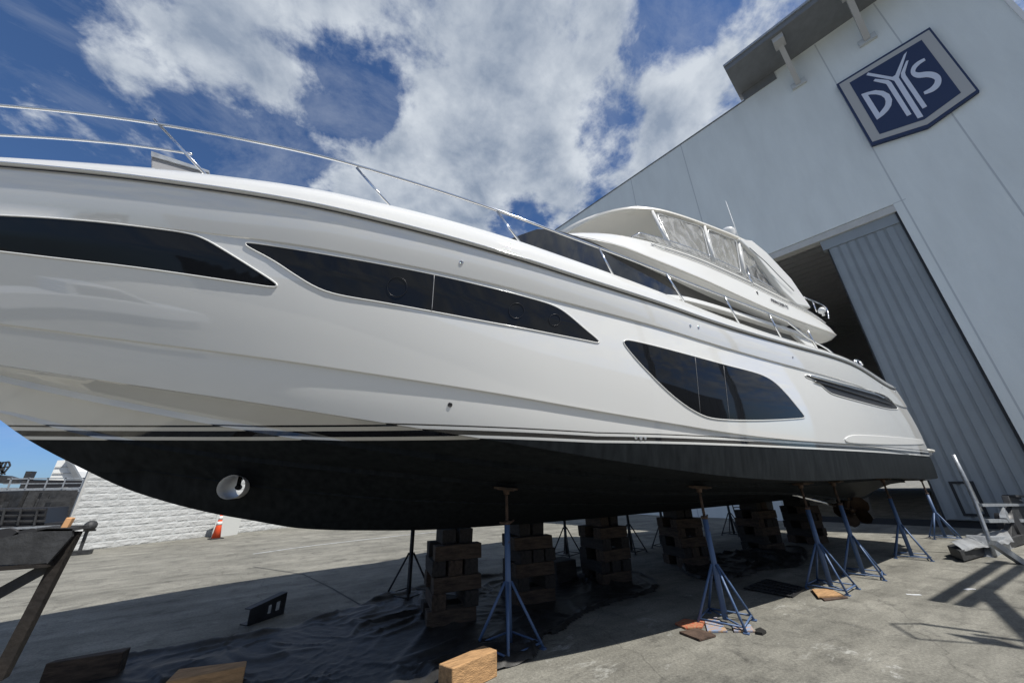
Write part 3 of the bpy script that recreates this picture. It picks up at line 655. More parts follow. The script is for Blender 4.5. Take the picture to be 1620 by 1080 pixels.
strip('paint_mark', [at_z(x, y) for x, y in ((1434,939.5),(1445,940.5),(1457,940.5))], .05, M['whitemark'])
strip('paint_mark', [at_z(x, y) for x, y in ((1527,932.5),(1535,931),(1544,932))], .06, M['whitemark'])
strip('yard_line', [at_z(x, y) for x, y in ((400,876),(455,868),(500,862),(560,855),(640,846),(700,840))], .07, M['pale'])

# ------------------------------------------------------------------ boat shed
UR, DL, DR, DT, RT = -2.66, 8.16, 2.06, 11.4, 20.7
shed = empty('boat_shed', (19, 0, 0), 'tall pale blue boat shed with a high sliding door behind the yacht', 'boat shed')
def fbox(mb, u0, u1, z0, z1, o0, o1):
    P = [fac(u, z, o) for o in (o0, o1) for u, z in ((u0, z0), (u1, z0), (u1, z1), (u0, z1))]
    return mb.add(P, [(0, 1, 2, 3), (7, 6, 5, 4), (0, 4, 5, 1), (1, 5, 6, 2), (2, 6, 7, 3), (3, 7, 4, 0)])
mb = MB(); TH_ = -.45
def wall_face(mb, poly, hole=None): pass
fbox(mb, DL, 32, 0, DT, 0, TH_); fbox(mb, UR, DR, 0, DT, 0, TH_); fbox(mb, UR, 32, DT, RT, 0, TH_)
mb.build('front_wall', M['facade'], shed)
mb = MB(); fbox(mb, UR, 5.0, RT, 21.25, 0, TH_); mb.build('upper_wall', M['facade'], shed)
mb = MB(); fbox(mb, UR, UR+.3, 0, 22.5, -.45, -45); fbox(mb, 31.7, 32, 0, RT, -.45, -45); mb.build('side_wall', M['canopy'], shed)
mb = MB(); fbox(mb, UR-.12, UR, 0, 23, .05, -.3); mb.build('corner_trim', M['white'], shed)
mb = MB(); fbox(mb, UR+.3, 31.7, RT-1.5, RT-1.3, -.45, -10); fbox(mb, UR+.3, 31.7, RT-1.5, RT-1.3, -13, -45); fbox(mb, UR+.3, 2, RT-1.5, RT-1.3, -10, -13); fbox(mb, 12, 31.7, RT-1.5, RT-1.3, -10, -13); mb.build('roof', M['interior'], shed)  # roof opening added out of view to let sun brighten the hall
mb = MB()
for k in range(44): fbox(mb, UR+.3, 31.7, RT-2.0, RT-1.5, -1.0-k*1.0, -1.15-k*1.0)
mb.build('roof_purlins', M['interior'], shed)
mb = MB(); fbox(mb, UR+.3, 31.7, 2.2, RT-1.5, -44.6, -45); fbox(mb, 12, 31.7, 0, 2.2, -44.6, -45); mb.build('back_wall', M['interior'], shed)
mb = MB(); fbox(mb, 5.0, 32, RT, RT+.07, .04, -.5); mb.build('parapet_cap', M['canopy'], shed)
# inside wall cladding: ribs seen through the door
mb = MB()
for k in range(60):
    z = .3+k*.32
    fbox(mb, DL+4.5, DL+4.6, z, z+.16, -2, -40)
fbox(mb, DL+4.6, DL+4.8, 0, RT-1.6, -.5, -44); mb.build('inner_partition', M['interior'], shed)
# lintel reveal
mb = MB(); fbox(mb, DR, DL, DT-.02, DT-.32, -.02, -.44); mb.build('lintel', M['reveal'], shed)
# canopy with struts
can = MB(); fbox(can, UR-.5, 5.15, 21.25, 21.55, 2.0, -.4); cn = can.build('canopy', M['canopy'], shed)
mb = MB(); fbox(mb, UR-.5, 5.17, 21.55, 21.68, 2.06, -.4); mb.build('canopy_gutter', M['galv'], cn)
mb = MB(); fbox(mb, 3.5, 5.0, 20.72, 21.24, .05, .01); mb.build('canopy_fascia', M['canopy'], cn)
for (tp, bt) in (((1228,72),(1263,132)), ((1331,0),(1372,62))):
    ub, zb = at_fac(*bt, .12)
    a = fac(ub+.05, 21.23, 1.55); b = fac(ub, zb, .10)
    MB().beam(a, b, .20, .20).beam(fac(ub+.05, 21.1, 1.3), fac(ub+.05, 21.1, 1.85), .42, .30).build('canopy_strut', M['signgrey'], cn)
    mb = MB(); fbox(mb, ub-.28, ub+.28, zb-.14, zb+.16, .14, .002); mb.build('strut_plate', M['joint'], cn)
# joints between wall panels
mb = MB()
for (a, b) in (((1382,6),(1620,340.6)), ((1287,71),(1424,308.6)), ((1088,270),(1108,339)), ((998,285),(1003,307))):
    ua, za = at_fac(*a); ub, zb = at_fac(*b); u = (ua+ub)/2
    if za > 18 or zb > 12: za = RT-.02 if u > 5 else 21.2
    zlow = 0 if (u < DR or u > DL) else DT+.02
    fbox(mb, u-.022, u+.022, zlow+.01, za, .003, .0)
mb2 = fbox(mb, DR-.35, DR-.0, DT+.0, DT+.03, .003, 0)
mb.build('wall_joint', M['joint'], shed)
# sliding door leaf
door = MB(); UL = 4.27
fbox(door, DR+.02, UL, .22, 10.62, -.16, -.30)
dl = door.build('sliding_door', M['leaf'], shed)
mb = MB()
n = 7
for k in range(n):
    u = DR+.25+(UL-DR-.25)*k/n; w = (UL-DR-.25)/n
    fbox(mb, u+.02, u+w*.78, .25, 10.6, -.125, -.155)
mb.build('door_ribs', M['leaf'], dl)
mb = MB(); fbox(mb, DR+.0, DR+.06, .05, 11.1, -.05, -.5); fbox(mb, UL, UL+.05, .2, 10.62, -.16, -.34); fbox(mb, DR, DL, .0, .2, -.22, -.32); mb.build('door_seal', M['leafdark'], dl)
mb = MB(); fbox(mb, DR+.0, UL+.18, 10.62, 11.08, -.10, -.42); mb.build('door_track_cover', M['leaf'], shed)
mb = MB(); fbox(mb, 3.35, 3.42, .35, 1.35, -.10, -.16); fbox(mb, 3.8, 3.87, .35, 1.35, -.10, -.16); fbox(mb, 3.42, 3.8, .35, .42, -.10, -.16); fbox(mb, 3.42, 3.8, 1.28, 1.35, -.10, -.16); mb.build('hatch_frame', M['leafdark'], dl)
struct(MB().add([fac(DL+4, .006, 0), fac(DR-.5, .006, 0), fac(DR-.5, .006, -44), fac(DL+4, .006, -44)], [(0, 1, 2, 3)]).build('shed_floor', M['concrete']))

# company sign
def c6(x, y, off=.1): u, z = at_fac(1120+x/3.24, y/3.24, off); return u, z
sign = empty('shed_sign', tuple(fac(.2, 14.4, .1)), 'navy shield sign with pale DYS letters high on the shed wall', 'sign')
def plate(name, pts, o0, o1, m, parent=sign):
    P = [fac(*c6(x, y, o1), o1) for x, y in pts]; return MB().prism(P, tuple(-FN*(o1-o0))).build(name, m, parent)
plate('sign_frame', [(658,433),(1137,140),(1392,465),(1128,652),(838,745)], .02, .16, M['navy'])
plate('sign_border', [(672,434),(1133,154),(1374,463),(1124,638),(843,727)], .162, .17, M['signgrey'])
plate('sign_field', [(725,425),(1095,205),(1297,475),(1110,612),(880,688)], .172, .18, M['navy'])
def strokeplate(name, outer, inner=None):
    o1 = .196; P = [fac(*c6(x, y, o1), o1) for x, y in outer]
    if inner is None: return MB().prism(P, tuple(-FN*.014)).build(name, M['letters'], sign)
    Q = [fac(*c6(x, y, o1), o1) for x, y in inner]; off = Vector(-FN*.014); n = len(P); mb = MB()
    vs = P+Q+[p+off for p in P]+[q+off for q in Q]; fs = []
    for i in range(n):
        j = (i+1) % n; fs += [(i, j, n+j, n+i), (2*n+i, 3*n+i, 3*n+j, 2*n+j), (i, 2*n+i, 2*n+j, j), (n+i, n+j, 3*n+j, 3*n+i)]
    return mb.add(vs, fs).build(name, M['letters'], sign)
strokeplate('letter_d', [(785,484),(820,472),(860,463),(900,467),(930,483),(944,510),(940,540),(925,565),(900,590),(866,614)], [(820,487),(835,484),(862,484),(888,490),(905,503),(911,520),(908,540),(900,553),(890,566),(879,580)])
strokeplate('letter_y', [(812,386),(820,373),(945,395),(960,386),(1004,282),(1020,265),(986,373),(978,398),(1104,597),(1075,607),(955,415),(938,409)])
strokeplate('letter_y', [(848,416),(857,405),(924,411),(940,422),(1043,585),(1020,596),(914,431),(903,428)])
strokeplate('letter_y', [(1016,314),(1028,310),(1010,372),(1014,386),(1123,545),(1100,557),(990,395),(989,376)])
def ribbon(cl_, wd):
    P = [Vector((x, y, 0)) for x, y in cl_]; C = cr(P, 5); W = cr([Vector((w, 0, 0)) for w in wd], 5); L_ = []; R_ = []
    for i in range(len(C)):
        d = C[min(i+1, len(C)-1)]-C[max(i-1, 0)]; n = Vector((-d.y, d.x, 0)).normalized()*W[i].x/2; L_.append(tuple((C[i]+n)[:2])); R_.append(tuple((C[i]-n)[:2]))
    return L_, R_
Lr, Rr = ribbon([(1112,304),(1078,325),(1055,350),(1053,375),(1078,386),(1120,382),(1155,386),(1178,402),(1176,430),(1150,458),(1108,478)], [13,18,22,25,27,28,32,34,32,24,14])
mb = MB(); o1 = .196; off = Vector(-FN*.014)
for i in range(len(Lr)-1):
    q = [fac(*c6(*p, o1), o1) for p in (Lr[i], Lr[i+1], Rr[i+1], Rr[i])]; mb.add(q+[p+off for p in q], [(0, 1, 2, 3), (7, 6, 5, 4), (0, 4, 5, 1), (2, 6, 7, 3)])
mb.build('letter_s', M['letters'], sign)


# ------------------------------------------------------------------ jack stands
def make_stand(px, py, label, rot, blue='blue', xy=None, s=1.0):
    p = at_z(px, py, 0) if xy is None else Vector((*xy, 0))
    hit, nrm = hull_below(p.x, p.y); nrm = nrm if nrm.z < 0 else -nrm
    H = hit.z-.045
    st = empty('jack_stand', (p.x, p.y, 0), label, 'boat stand', 'jack stands holding the yacht upright')
    c = Vector((p.x, p.y, 0)); R = Matrix.Rotation(rot, 3, 'Z'); B = .27*s; J = .62*s
    MB().tube([c+Vector((0, 0, .03)), c+Vector((0, 0, H-.36))], .034, 14).build('pole', M[blue], st)
    for k in range(4):
        a = rot+PI/4+k*PI/2; f_ = c+Vector((math.cos(a), math.sin(a), 0))*B*1.35; t_ = c+Vector((math.cos(a)*.035, math.sin(a)*.035, J))
        MB().tube([f_+Vector((0, 0, .012)), t_], .0155, 8).box((-.03, -.03, 0), (.03, .03, .012), R, f_).build('leg', M[blue], st)
    mb = MB()
    for k in range(4):
        a = rot+PI/4+k*PI/2; b = a+PI/2; rr_ = B*1.27
        mb.tube([c+Vector((math.cos(a)*rr_, math.sin(a)*rr_, .055)), c+Vector((math.cos(b)*rr_, math.sin(b)*rr_, .055))], .011, 6)
    mb.tube([c+Vector((math.cos(rot+PI/4)*B*1.27, math.sin(rot+PI/4)*B*1.27, .05)), c-Vector((math.cos(rot+PI/4)*B*1.27, math.sin(rot+PI/4)*B*1.27, -.05))], .011, 6)
    mb.build('base_brace', M[blue], st)
    scr = MB().tube([c+Vector((0, 0, H-.42)), c+Vector((0, 0, H-.03))], .017, 10)
    for k in range(14): scr.lathe([(.017, 0), (.021, .006), (.017, .012)], c+Vector((0, 0, H-.34+k*.021)), 10)
    scr.build('screw_rod', M['rust'], st)
    hd = MB().tube([c+Vector((-.11, -.03, H-.345)), c+Vector((-.05, 0, H-.355)), c+Vector((.05, 0, H-.355)), c+Vector((.11, .03, H-.335))], .012, 6); hd.lathe([(.04, -.018), (.042, .018), (.03, .02)], c+Vector((0, 0, H-.355)), 12); hd.build('screw_handle', M['rust'], st)
    # swivel top with a plywood pad against the hull
    Q = (-nrm).to_track_quat('Z', 'Y').to_matrix(); pc = Vector((p.x, p.y, hit.z))
    MB().box((-.14, -.14, -.030), (.14, .14, -.004), Q, pc).build('pad', M['woodold'], st, bevel=.004)
    MB().box((-.10, -.10, -.040), (.10, .10, -.031), Q, pc).lathe([(.035, -.09), (.04, -.04), (.05, -.04)], pc, 10).build('head_plate', M['rust'], st)
    return st
s1 = make_stand(806, 1027, 'blue jack stand with its foot in the folds of black plastic', .25)
mb = MB(); c = Vector(s1.location); a = .25+PI/4+PI/2
st2 = make_stand(1149, 984, 'blue jack stand standing on wooden and rusty plates', .35)
make_stand(1316, 931, 'blue jack stand between the floor grating and a stack of two rusty plates', .1)
make_stand(1367, 910, 'blue jack stand on bare concrete, right one of the close pair behind the grating', .3)
make_stand(1444, 882, 'blue jack stand standing alone in full sun under the aft side window', .3)
make_stand(1497, 852, 'blue jack stand under the stern corner next to the sliding door', .4)
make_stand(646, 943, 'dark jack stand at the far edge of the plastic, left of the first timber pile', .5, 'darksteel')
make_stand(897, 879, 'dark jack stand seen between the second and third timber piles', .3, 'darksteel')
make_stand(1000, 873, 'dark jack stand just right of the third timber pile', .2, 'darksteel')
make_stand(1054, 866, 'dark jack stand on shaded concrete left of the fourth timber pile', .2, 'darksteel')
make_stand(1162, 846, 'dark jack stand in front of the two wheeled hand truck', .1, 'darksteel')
# white paper tag on the near stand leg
# ------------------------------------------------------------------ timber piles
ORD = ['first', 'second', 'third', 'fourth', 'fifth', 'sixth', 'seventh']
LAY = ['bottom', 'second', 'third', 'fourth', 'fifth', 'sixth']
def timber(name, c, L_, W_, H_, rz, m, label, cat='timber block', group=None, tilt=0):
    o = MB().box((-L_/2, -W_/2, 0), (L_/2, W_/2, H_)); 
    for v in o.v: v += Vector((random.uniform(-.006, .006), random.uniform(-.006, .006), random.uniform(-.003, .003)))
    o.f = o.f; ob = o.build(name, m, bevel=.008); ob.location = c; ob.rotation_euler = (0, tilt, rz); return tag(ob, label, cat, group)
def pile(i, cx_, cy_, rz, lay=6, first_long=True, hh=None):
    top_z = zk(cx_)-.006; hgt = top_z/lay; L_ = .64
    for l in range(lay):
        along = (l % 2 == 0) == first_long; n = 3 if l % 2 == 1 else 2; th = rz+(0 if along else PI/2)+random.uniform(-.05, .05)
        jit = Vector((random.uniform(-.02, .02), random.uniform(-.02, .02), 0))
        offs = [-.22, .22] if n == 2 else [-.215, .0, .215]
        if l == lay-1: offs = [-.12, .12]
        for k, o in enumerate(offs):
            if n == 3 and k == 1 and l != lay-1 and (i+l) % 4 in (1, 2): continue
            w = .188 if n == 3 else .20; p = Vector((cx_, cy_, l*hgt+.001))+jit+Matrix.Rotation(th, 3, 'Z')@Vector((random.uniform(-.03, .03), o, 0))
            side = (('nearer' if k == 0 else 'farther') if len(offs) == 2 else ('nearest', 'middle', 'farthest')[k]) if along else (('right' if k == 0 else 'left') if len(offs) == 2 else ('right', 'middle', 'left')[k])
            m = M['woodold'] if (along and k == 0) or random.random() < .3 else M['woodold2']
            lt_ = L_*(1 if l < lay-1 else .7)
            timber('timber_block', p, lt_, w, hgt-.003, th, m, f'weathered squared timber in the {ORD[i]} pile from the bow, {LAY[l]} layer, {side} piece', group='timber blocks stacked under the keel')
pile(0, 2.09, 5.50, -.14); pile(1, 3.42, 5.62, -.14); pile(2, 5.15, 5.72, -.05); pile(3, 7.35, 5.72, -.2); pile(4, 10.1, 5.6, -.15); pile(5, 12.1, 5.5, -.1)
# crate between second and third piles
cb_ = at_z(893, 920, 0)
MB().box((cb_.x-.22, cb_.y-.1, .004), (cb_.x+.22, cb_.y+.3, .34)).build('crate', M['woodold2'], bevel=.01)
tag(bpy.data.objects['crate'], 'low dark wooden crate between the second and third timber piles', 'crate')
# loose timbers in front
def quad_timber(name, pf, H_, m, label, z0=0.0):
    """pf: four top corners in order"""
    P = pf; ob = MB().prism([Vector((p.x, p.y, z0+H_)) for p in P], (0, 0, -H_)).build(name, m, bevel=.008); return tag(ob, label, 'timber')
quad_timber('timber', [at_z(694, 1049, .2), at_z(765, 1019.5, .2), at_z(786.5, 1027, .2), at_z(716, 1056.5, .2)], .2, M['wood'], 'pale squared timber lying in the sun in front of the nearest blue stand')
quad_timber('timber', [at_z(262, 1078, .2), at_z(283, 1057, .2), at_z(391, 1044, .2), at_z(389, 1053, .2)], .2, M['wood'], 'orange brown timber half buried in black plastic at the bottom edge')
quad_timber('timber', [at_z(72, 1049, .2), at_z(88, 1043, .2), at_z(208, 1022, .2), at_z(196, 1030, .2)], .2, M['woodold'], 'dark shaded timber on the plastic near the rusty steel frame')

# ------------------------------------------------------------------ black plastic sheets
def inpoly(x, y, P):
    c = False; n = len(P); j = n-1
    for i in range(n):
        if ((P[i][1] > y) != (P[j][1] > y)) and (x < (P[j][0]-P[i][0])*(y-P[i][1])/(P[j][1]-P[i][1])+P[i][0]): c = not c
        j = i
    return c
def edist(x, y, P):
    m = 9
    for i in range(len(P)):
        ax, ay = P[i]; bx, by = P[(i+1) % len(P)]; dx, dy = bx-ax, by-ay; t = max(0, min(1, ((x-ax)*dx+(y-ay)*dy)/(dx*dx+dy*dy+1e-9))); m = min(m, math.hypot(x-ax-t*dx, y-ay-t*dy))
    return m
def sheet(name, px, label, step=.03, amp=.10, seed=0, lip=.05, extra=()):
    P = [tuple(at_z(x, y)[:2]) for x, y in px]; P = chaikin(P, 1)
    P = [(x+.03*noise.noise(Vector((x*5, y*5, seed))), y+.03*noise.noise(Vector((x*5+9, y*5, seed)))) for x, y in dense(P, 4)]
    x0 = min(p[0] for p in P); x1 = max(p[0] for p in P); y0 = min(p[1] for p in P); y1 = max(p[1] for p in P)
    nx = int((x1-x0)/step)+1; ny = int((y1-y0)/step)+1; idx = {}; vs = []; fs = []
    for i in range(nx+1):
        for j in range(ny+1):
            x = x0+i*step; y = y0+j*step
            if inpoly(x, y, P): idx[(i, j)] = len(vs); vs.append((x, y))
    out = []
    for x, y in vs:
        d = edist(x, y, P); q = Vector((x, y, seed*.37)); wq = q+Vector((noise.noise(q*1.1)*.5, noise.noise(q*1.1+Vector((4, 4, 4)))*.5, 0))
        v1 = noise.voronoi(wq*1.5)[0]; v2 = noise.voronoi(wq*4.2)[0]; v3 = noise.voronoi(Vector((wq.x*9, wq.y*9, 1)))[0]
        z = .006+amp*.9*math.exp(-((v1[1]-v1[0])/.09)**2)*max(0, .35+noise.noise(q*.9))+amp*.35*math.exp(-((v2[1]-v2[0])/.10)**2)*(.4+noise.noise(q*2))+amp*.12*(v3[0])+amp*.5*max(0, noise.noise(q*.8)+.25)
        z *= .25+.75*min(1, max(0, noise.noise(Vector((x*.7, y*.7, seed+4)))+.55))
        z += lip*math.exp(-((d-.07)/.05)**2)*(.5+noise.noise(Vector((x*2.2, y*2.2, 3+seed))))
        for (ex, ey, er, eh) in extra: z += eh*math.exp(-((x-ex)**2+(y-ey)**2)/(er*er))
        z *= min(1, .12+d/.06)
        out.append((x, y, max(.005, z)))
    for (i, j), k in idx.items():
        a = idx.get((i+1, j)); b = idx.get((i+1, j+1)); c = idx.get((i, j+1))
        if a is not None and b is not None and c is not None: fs.append((k, a, b, c))
        elif a is not None and c is not None: fs.append((k, a, c))
        elif a is not None and b is not None: fs.append((k, a, b))
    o = MB().add(out, fs, True).build(name, M['tarp']); return tag(o, label, 'plastic sheet')
sheet('plastic_sheet', [(60,1100),(75,1062),(140,1045),(250,1030),(400,1008),(520,972),(600,948),(668,930),(760,912),(860,905),(975,898),(1035,912),(1049,932),(1000,947),(945,962),(905,985),(888,1002),(858,1008),(852,1038),(845,1046),(800,1058),(760,1078),(740,1095),(640,1200),(200,1240)],
      'crumpled black plastic sheet under the first three timber piles and the nearest stand', .028, .10, 3, extra=((1.9, 3.72, .12, .02),))
sheet('plastic_sheet', [(1075,905),(1085,885),(1140,878),(1200,868),(1270,862),(1285,880),(1268,898),(1225,900),(1200,905),(1165,918),(1120,922)],
      'crumpled black plastic sheet in the shade under the fourth and fifth piles', .03, .16, 11)

# ------------------------------------------------------------------ steel bits and plates on the ground
def flat(name, px, h, m, label, cat, z=.004, bevel=.002):
    return tag(MB().prism([at_z(x, y, z+h) for x, y in px], (0, 0, -h)).build(name, m, bevel=bevel), label, cat)
def cc(x, y): return 850+x/3.3755, 720+y/3.3755
M['platemat'] = mat('paint_splashed_board', (.42, .26, .12), .8, var=.3, vscale=14)
nt = M['platemat'].node_tree; 
M['redboard'] = mat('red_speckled_board', (.36, .23, .12), .8, var=.5, vscale=38, col2=(.40, .07, .035), detail=2)
flat('ply_pad', [cc(735,893), cc(785,870), cc(893,884), cc(880,914), cc(790,918)], .018, M['redboard'], 'small board splashed with red paint, left of the stand on the plates', 'board')
flat('rusty_plate', [cc(757,938), cc(855,919), cc(953,956), cc(866,980)], .02, M['rust'], 'brown rusty plate nearest to the viewer beside the stand', 'steel plate')
M['blueboard'] = mat('blue_striped_board', (.42, .26, .13), .8, var=.5, vscale=9, col2=(.20, .28, .42), stretch=(1, 4, 1), detail=1)
flat('ply_pad', [cc(893,877), cc(958,860), cc(1015,934), cc(908,935)], .018, M['blueboard'], 'board with blue paint stripes under the middle of the stand', 'board')
flat('ply_pad', [cc(1040,905), cc(1137,899), cc(1160,934), cc(1050,934)], .018, M['blueboard'], 'board with blue paint stripes under the right feet of the stand', 'board')
flat('rag', [cc(1163,925), cc(1190,915), cc(1222,933), cc(1200,945), cc(1170,940)], .025, M['tarp'], 'scrap of black rag at the right end of the boards', 'rag')
def c4(x, y): return 1220+x/2.843, 700+y/2.843
flat('rusty_plate', [c4(175,662), c4(262,657), c4(345,693), c4(240,706)], .016, M['rust'], 'lower rusty plate of the stack of two in front of the third stand', 'steel plate')
flat('rusty_plate', [c4(183,657), c4(268,655), c4(322,684), c4(210,690)], .02, M['wood'], 'upper orange plate of the stack of two in front of the third stand', 'steel plate', z=.022)
# drain grating
g = [at_z(*cc(1110, 715)), at_z(*cc(1228, 670)), at_z(*cc(1425, 714)), at_z(*cc(1355, 760))]
gr = empty('drain_grating', tuple(sum(g, Vector())/4), 'black slotted floor grating set in the concrete between two blue stands', 'floor grating')
MB().add([p+Vector((0, 0, .004)) for p in g], [(0, 1, 2, 3)]).build('pit', M['black'], gr)
mb = MB()
for k in range(13):
    t = k/12; a = g[0].lerp(g[3], t); b = g[1].lerp(g[2], t); mb.beam(a+Vector((0, 0, .014)), b+Vector((0, 0, .014)), .022 if k % 3 else .045, .018)
mb.build('grating_bars', M['black'], gr)
mb = MB(); 
for k in range(5):
    t = k/4; a = g[0].lerp(g[1], t); b = g[3].lerp(g[2], t); mb.beam(a+Vector((0, 0, .026)), b+Vector((0, 0, .026)), .05, .008)
mb.build('grating_frame', M['darksteel'], gr)
# steel channel offcut with two oval holes
ch = empty('steel_channel', tuple(at_z(420, 975)), 'short dark steel angle with two oval holes lying on shaded concrete', 'steel offcut')
a, b = at_z(391, 990), at_z(449, 970); up = Vector((0, 0, .22)); d = (b-a)
nrm = Vector((-d.y, d.x, 0)).normalized()
mb = MB()
W_ = lambda u, v: a+d*u+up*v*(.8+.35*u)
us = [0, .5, .58, .66, .74, .82, 1]; 
def quadw(u0, u1, v0, v1):
    q = [W_(u0, v0), W_(u1, v0), W_(u1, v1), W_(u0, v1)]; mb.prism(q, nrm*.012)
quadw(0, .5, 0, 1); quadw(.5, .6, 0, .3); quadw(.5, .6, .75, 1); quadw(.6, .72, 0, 1); quadw(.72, .84, 0, .3); quadw(.72, .84, .75, 1); quadw(.84, 1, 0, 1)
mb.prism([a, b, b+nrm*.16, a+nrm*.16], (0, 0, .012)); mb.build('web', M['darksteel'], ch, fixn=True)
MB().prism([W_(0, 1), W_(1, 1), W_(1, 1)+nrm*.12, W_(0, 1)+nrm*.12], (0, 0, .012)).build('flange', M['darksteel'], ch)

# ------------------------------------------------------------------ rusty frame in the left foreground
TL = 3.1
fr_ = empty('steel_trestle', tuple(Vector((at_t(60, 900, TL).x, TL, 0))), 'dark rusty steel trestle arm with a slanting leg at the left edge', 'steel trestle')
A = lambda x, y, t=TL: at_t(x, y, t)
MB().prism([A(-60,868), A(0,851), A(0,893), A(-60,905)], (0, .025, 0)).prism([A(0,851), A(40,842), A(40,892), A(0,893)], (0, .025, 0)).prism([A(40,842), A(74,836), A(74,892), A(40,892)], (0, .025, 0)).prism([A(74,836), A(115,836), A(113,848), A(74,892)], (0, .025, 0)).build('gusset_plate', M['darksteel'], fr_)
MB().prism([A(-60,900), A(74,890), A(74,897), A(-60,907)], (0, .18, 0)).build('lower_flange', M['brownsteel'], fr_)
MB().prism([A(58,835), A(116,834), A(118,839), A(58,840)], (0, .18, 0)).build('top_flange', M['darksteel'], fr_)
foot = at_z(-15, 1085, 0); tp = A(104, 843)
lg = MB(); tp2 = Vector((tp.x, tp.y+.1, tp.z)); lg.beam(tp2, Vector((foot.x, TL+.1, .0)) if False else Vector((A(-25,1088).x, TL+.1, max(0, A(-25,1088).z))), .048, .06, (0, 1, 0)); lg.build('leg', M['brownsteel'], fr_)
MB().beam(A(66,897)+Vector((0, .1, 0)), A(-40,955)+Vector((0, .1, 0)), .05, .03, (0, 1, 0)).build('brace', M['darksteel'], fr_)
bl = A(103, 834, TL+.03); o = MB().box((-.012, -.02, -.01), (.014, .02, .05), Matrix.Rotation(.15, 3, 'Y'), bl).build('wood_wedge', M['brick'], bevel=.004); tag(o, 'small orange wooden wedge standing on the end of the steel trestle', 'wedge')

# ------------------------------------------------------------------ split face block wall
wa, wb = at_z(92, 875, 0), at_z(450, 834.5, 0); wd = (wb-wa).normalized(); wend = wa+wd*16; wn = Vector((wd.y, -wd.x, 0))
if wn.y > 0: wn = -wn
wa = wa
wl = empty('block_wall', tuple(wa), 'white split-face concrete block wall behind the bow', 'wall')
Rz = Matrix((( wd.x, wn.x, 0), (wd.y, wn.y, 0), (0, 0, 1)))
mb = MB(); HT = 3.6; bh = .215; bw = .62
rowsn = int(HT/bh)
mb2 = MB()
def wpt(u, v, z): return wa+wd*u+wn*v+Vector((0, 0, z))
mb2.prism([wpt(0, -.15, 0), wpt(16, -.15, 0), wpt(16, 0, 0), wpt(0, 0, 0)], (0, 0, HT)); core = mb2.build('wall_core', M['joint'], wl)
for r_ in range(rowsn):
    u = -(bw/2 if r_ % 2 else 0)
    while u < 16:
        u0 = max(0, u)+.007; u1 = min(16, u+bw)-.007; u += bw
        if u1-u0 < .1: continue
        z0 = r_*bh+.008; z1 = (r_+1)*bh-.008; n_ = 8; rows = []
        for j in range(6):
            row = []
            for i in range(n_+1):
                uu = u0+(u1-u0)*i/n_; zz = z0+(z1-z0)*j/5
                e = 0 if i in (0, n_) or j in (0, 5) else 1
                v = .004+e*(.010+.015*(noise.noise(Vector((uu*7, zz*11, r_)))+.35*noise.noise(Vector((uu*22, zz*22, 3)))))
                row.append(wpt(uu, v, zz))
            rows.append(row)
        mb.grid(rows, smooth=False)
mb.build('block_courses', M['block'], wl, fixn=False)
MB().prism([wpt(-.04, -.15, 0), wpt(.0, -.15, 0), wpt(.0, .03, 0), wpt(-.05, .03, 0)], (0, 0, HT)).build('wall_end_trim', M['signgrey'], wl)
# grey door panel leaning on the wall
p0, p1 = at_z(333, 851, 0), at_z(375, 845, 0)
d = (p1-p0); q = [p0, p1, p1+Vector((0, .25, 1.25)), p0+Vector((0, .25, 1.25))]
tag(MB().prism(q, tuple(wn*.03)).build('metal_panel', M['panelgrey'], bevel=.004), 'plain grey metal panel leaning on the block wall behind the cone', 'panel')
# cone
cp = at_z(341, 852, 0)
cone = empty('traffic_cone', tuple(cp), 'orange traffic cone with two white bands in front of the block wall', 'traffic cone')
MB().box((-.21, -.21, 0), (.21, .21, .035), Matrix.Rotation(.4, 3, 'Z'), cp).build('base', M['black'], cone, bevel=.01)
def fr(z): return .150-.115*z/.92
def cseg(z0, z1, e=0): return [(fr(z0)+e, z0), (fr(z1)+e, z1)]
MB().lathe([(fr(.03), .03), (fr(.50), .50), (fr(.62), .62), (fr(.70), .70), (fr(.80), .80), (fr(.92), .92), (.01, .925)], cp, 20).build('body', M['orange'], cone)
MB().lathe([(fr(.48)-.002, .48), (fr(.48)+.004, .481), (fr(.60)+.004, .60), (fr(.60)-.002, .601)], cp, 20).build('white_band', M['white'], cone)
MB().lathe([(fr(.67)-.002, .67), (fr(.67)+.004, .671), (fr(.79)+.004, .79), (fr(.79)-.002, .791)], cp, 20).build('white_band', M['white'], cone)
# floodlight on blocks at the wall foot
fp = at_z(141, 876, 0)
flo = empty('floodlight', tuple(fp), 'dark round lamp on a short bracket at the left end of the block wall', 'floodlight')
cN = at_t(142, 832, fp.y-.1)
MB().lathe([(.02, -.13), (.09, -.11), (.15, -.03), (.155, .05), (.12, .12), (.03, .15)], cN, 18, Vector((.7, -.5, .35)).to_track_quat('Z', 'Y').to_matrix()).build('lamp_head', M['darksteel'], flo)
MB().beam((cN.x, cN.y+.1, 0), (cN.x, cN.y+.1, cN.z-.2), .09, .09).box((-.25, -.2, 0), (.25, .2, .12), None, None).build('bracket', M['darksteel'], flo) if False else MB().beam((cN.x-.05, cN.y+.1, 0), (cN.x-.05, cN.y+.1, cN.z-.05), .07, .07).beam((cN.x-.22, cN.y+.1, .06), (cN.x+.22, cN.y+.1, .06), .2, .12).beam((cN.x-.14, cN.y+.1, cN.z-.12), (cN.x+.14, cN.y+.1, cN.z-.12), .05, .05).build('bracket', M['darksteel'], flo)

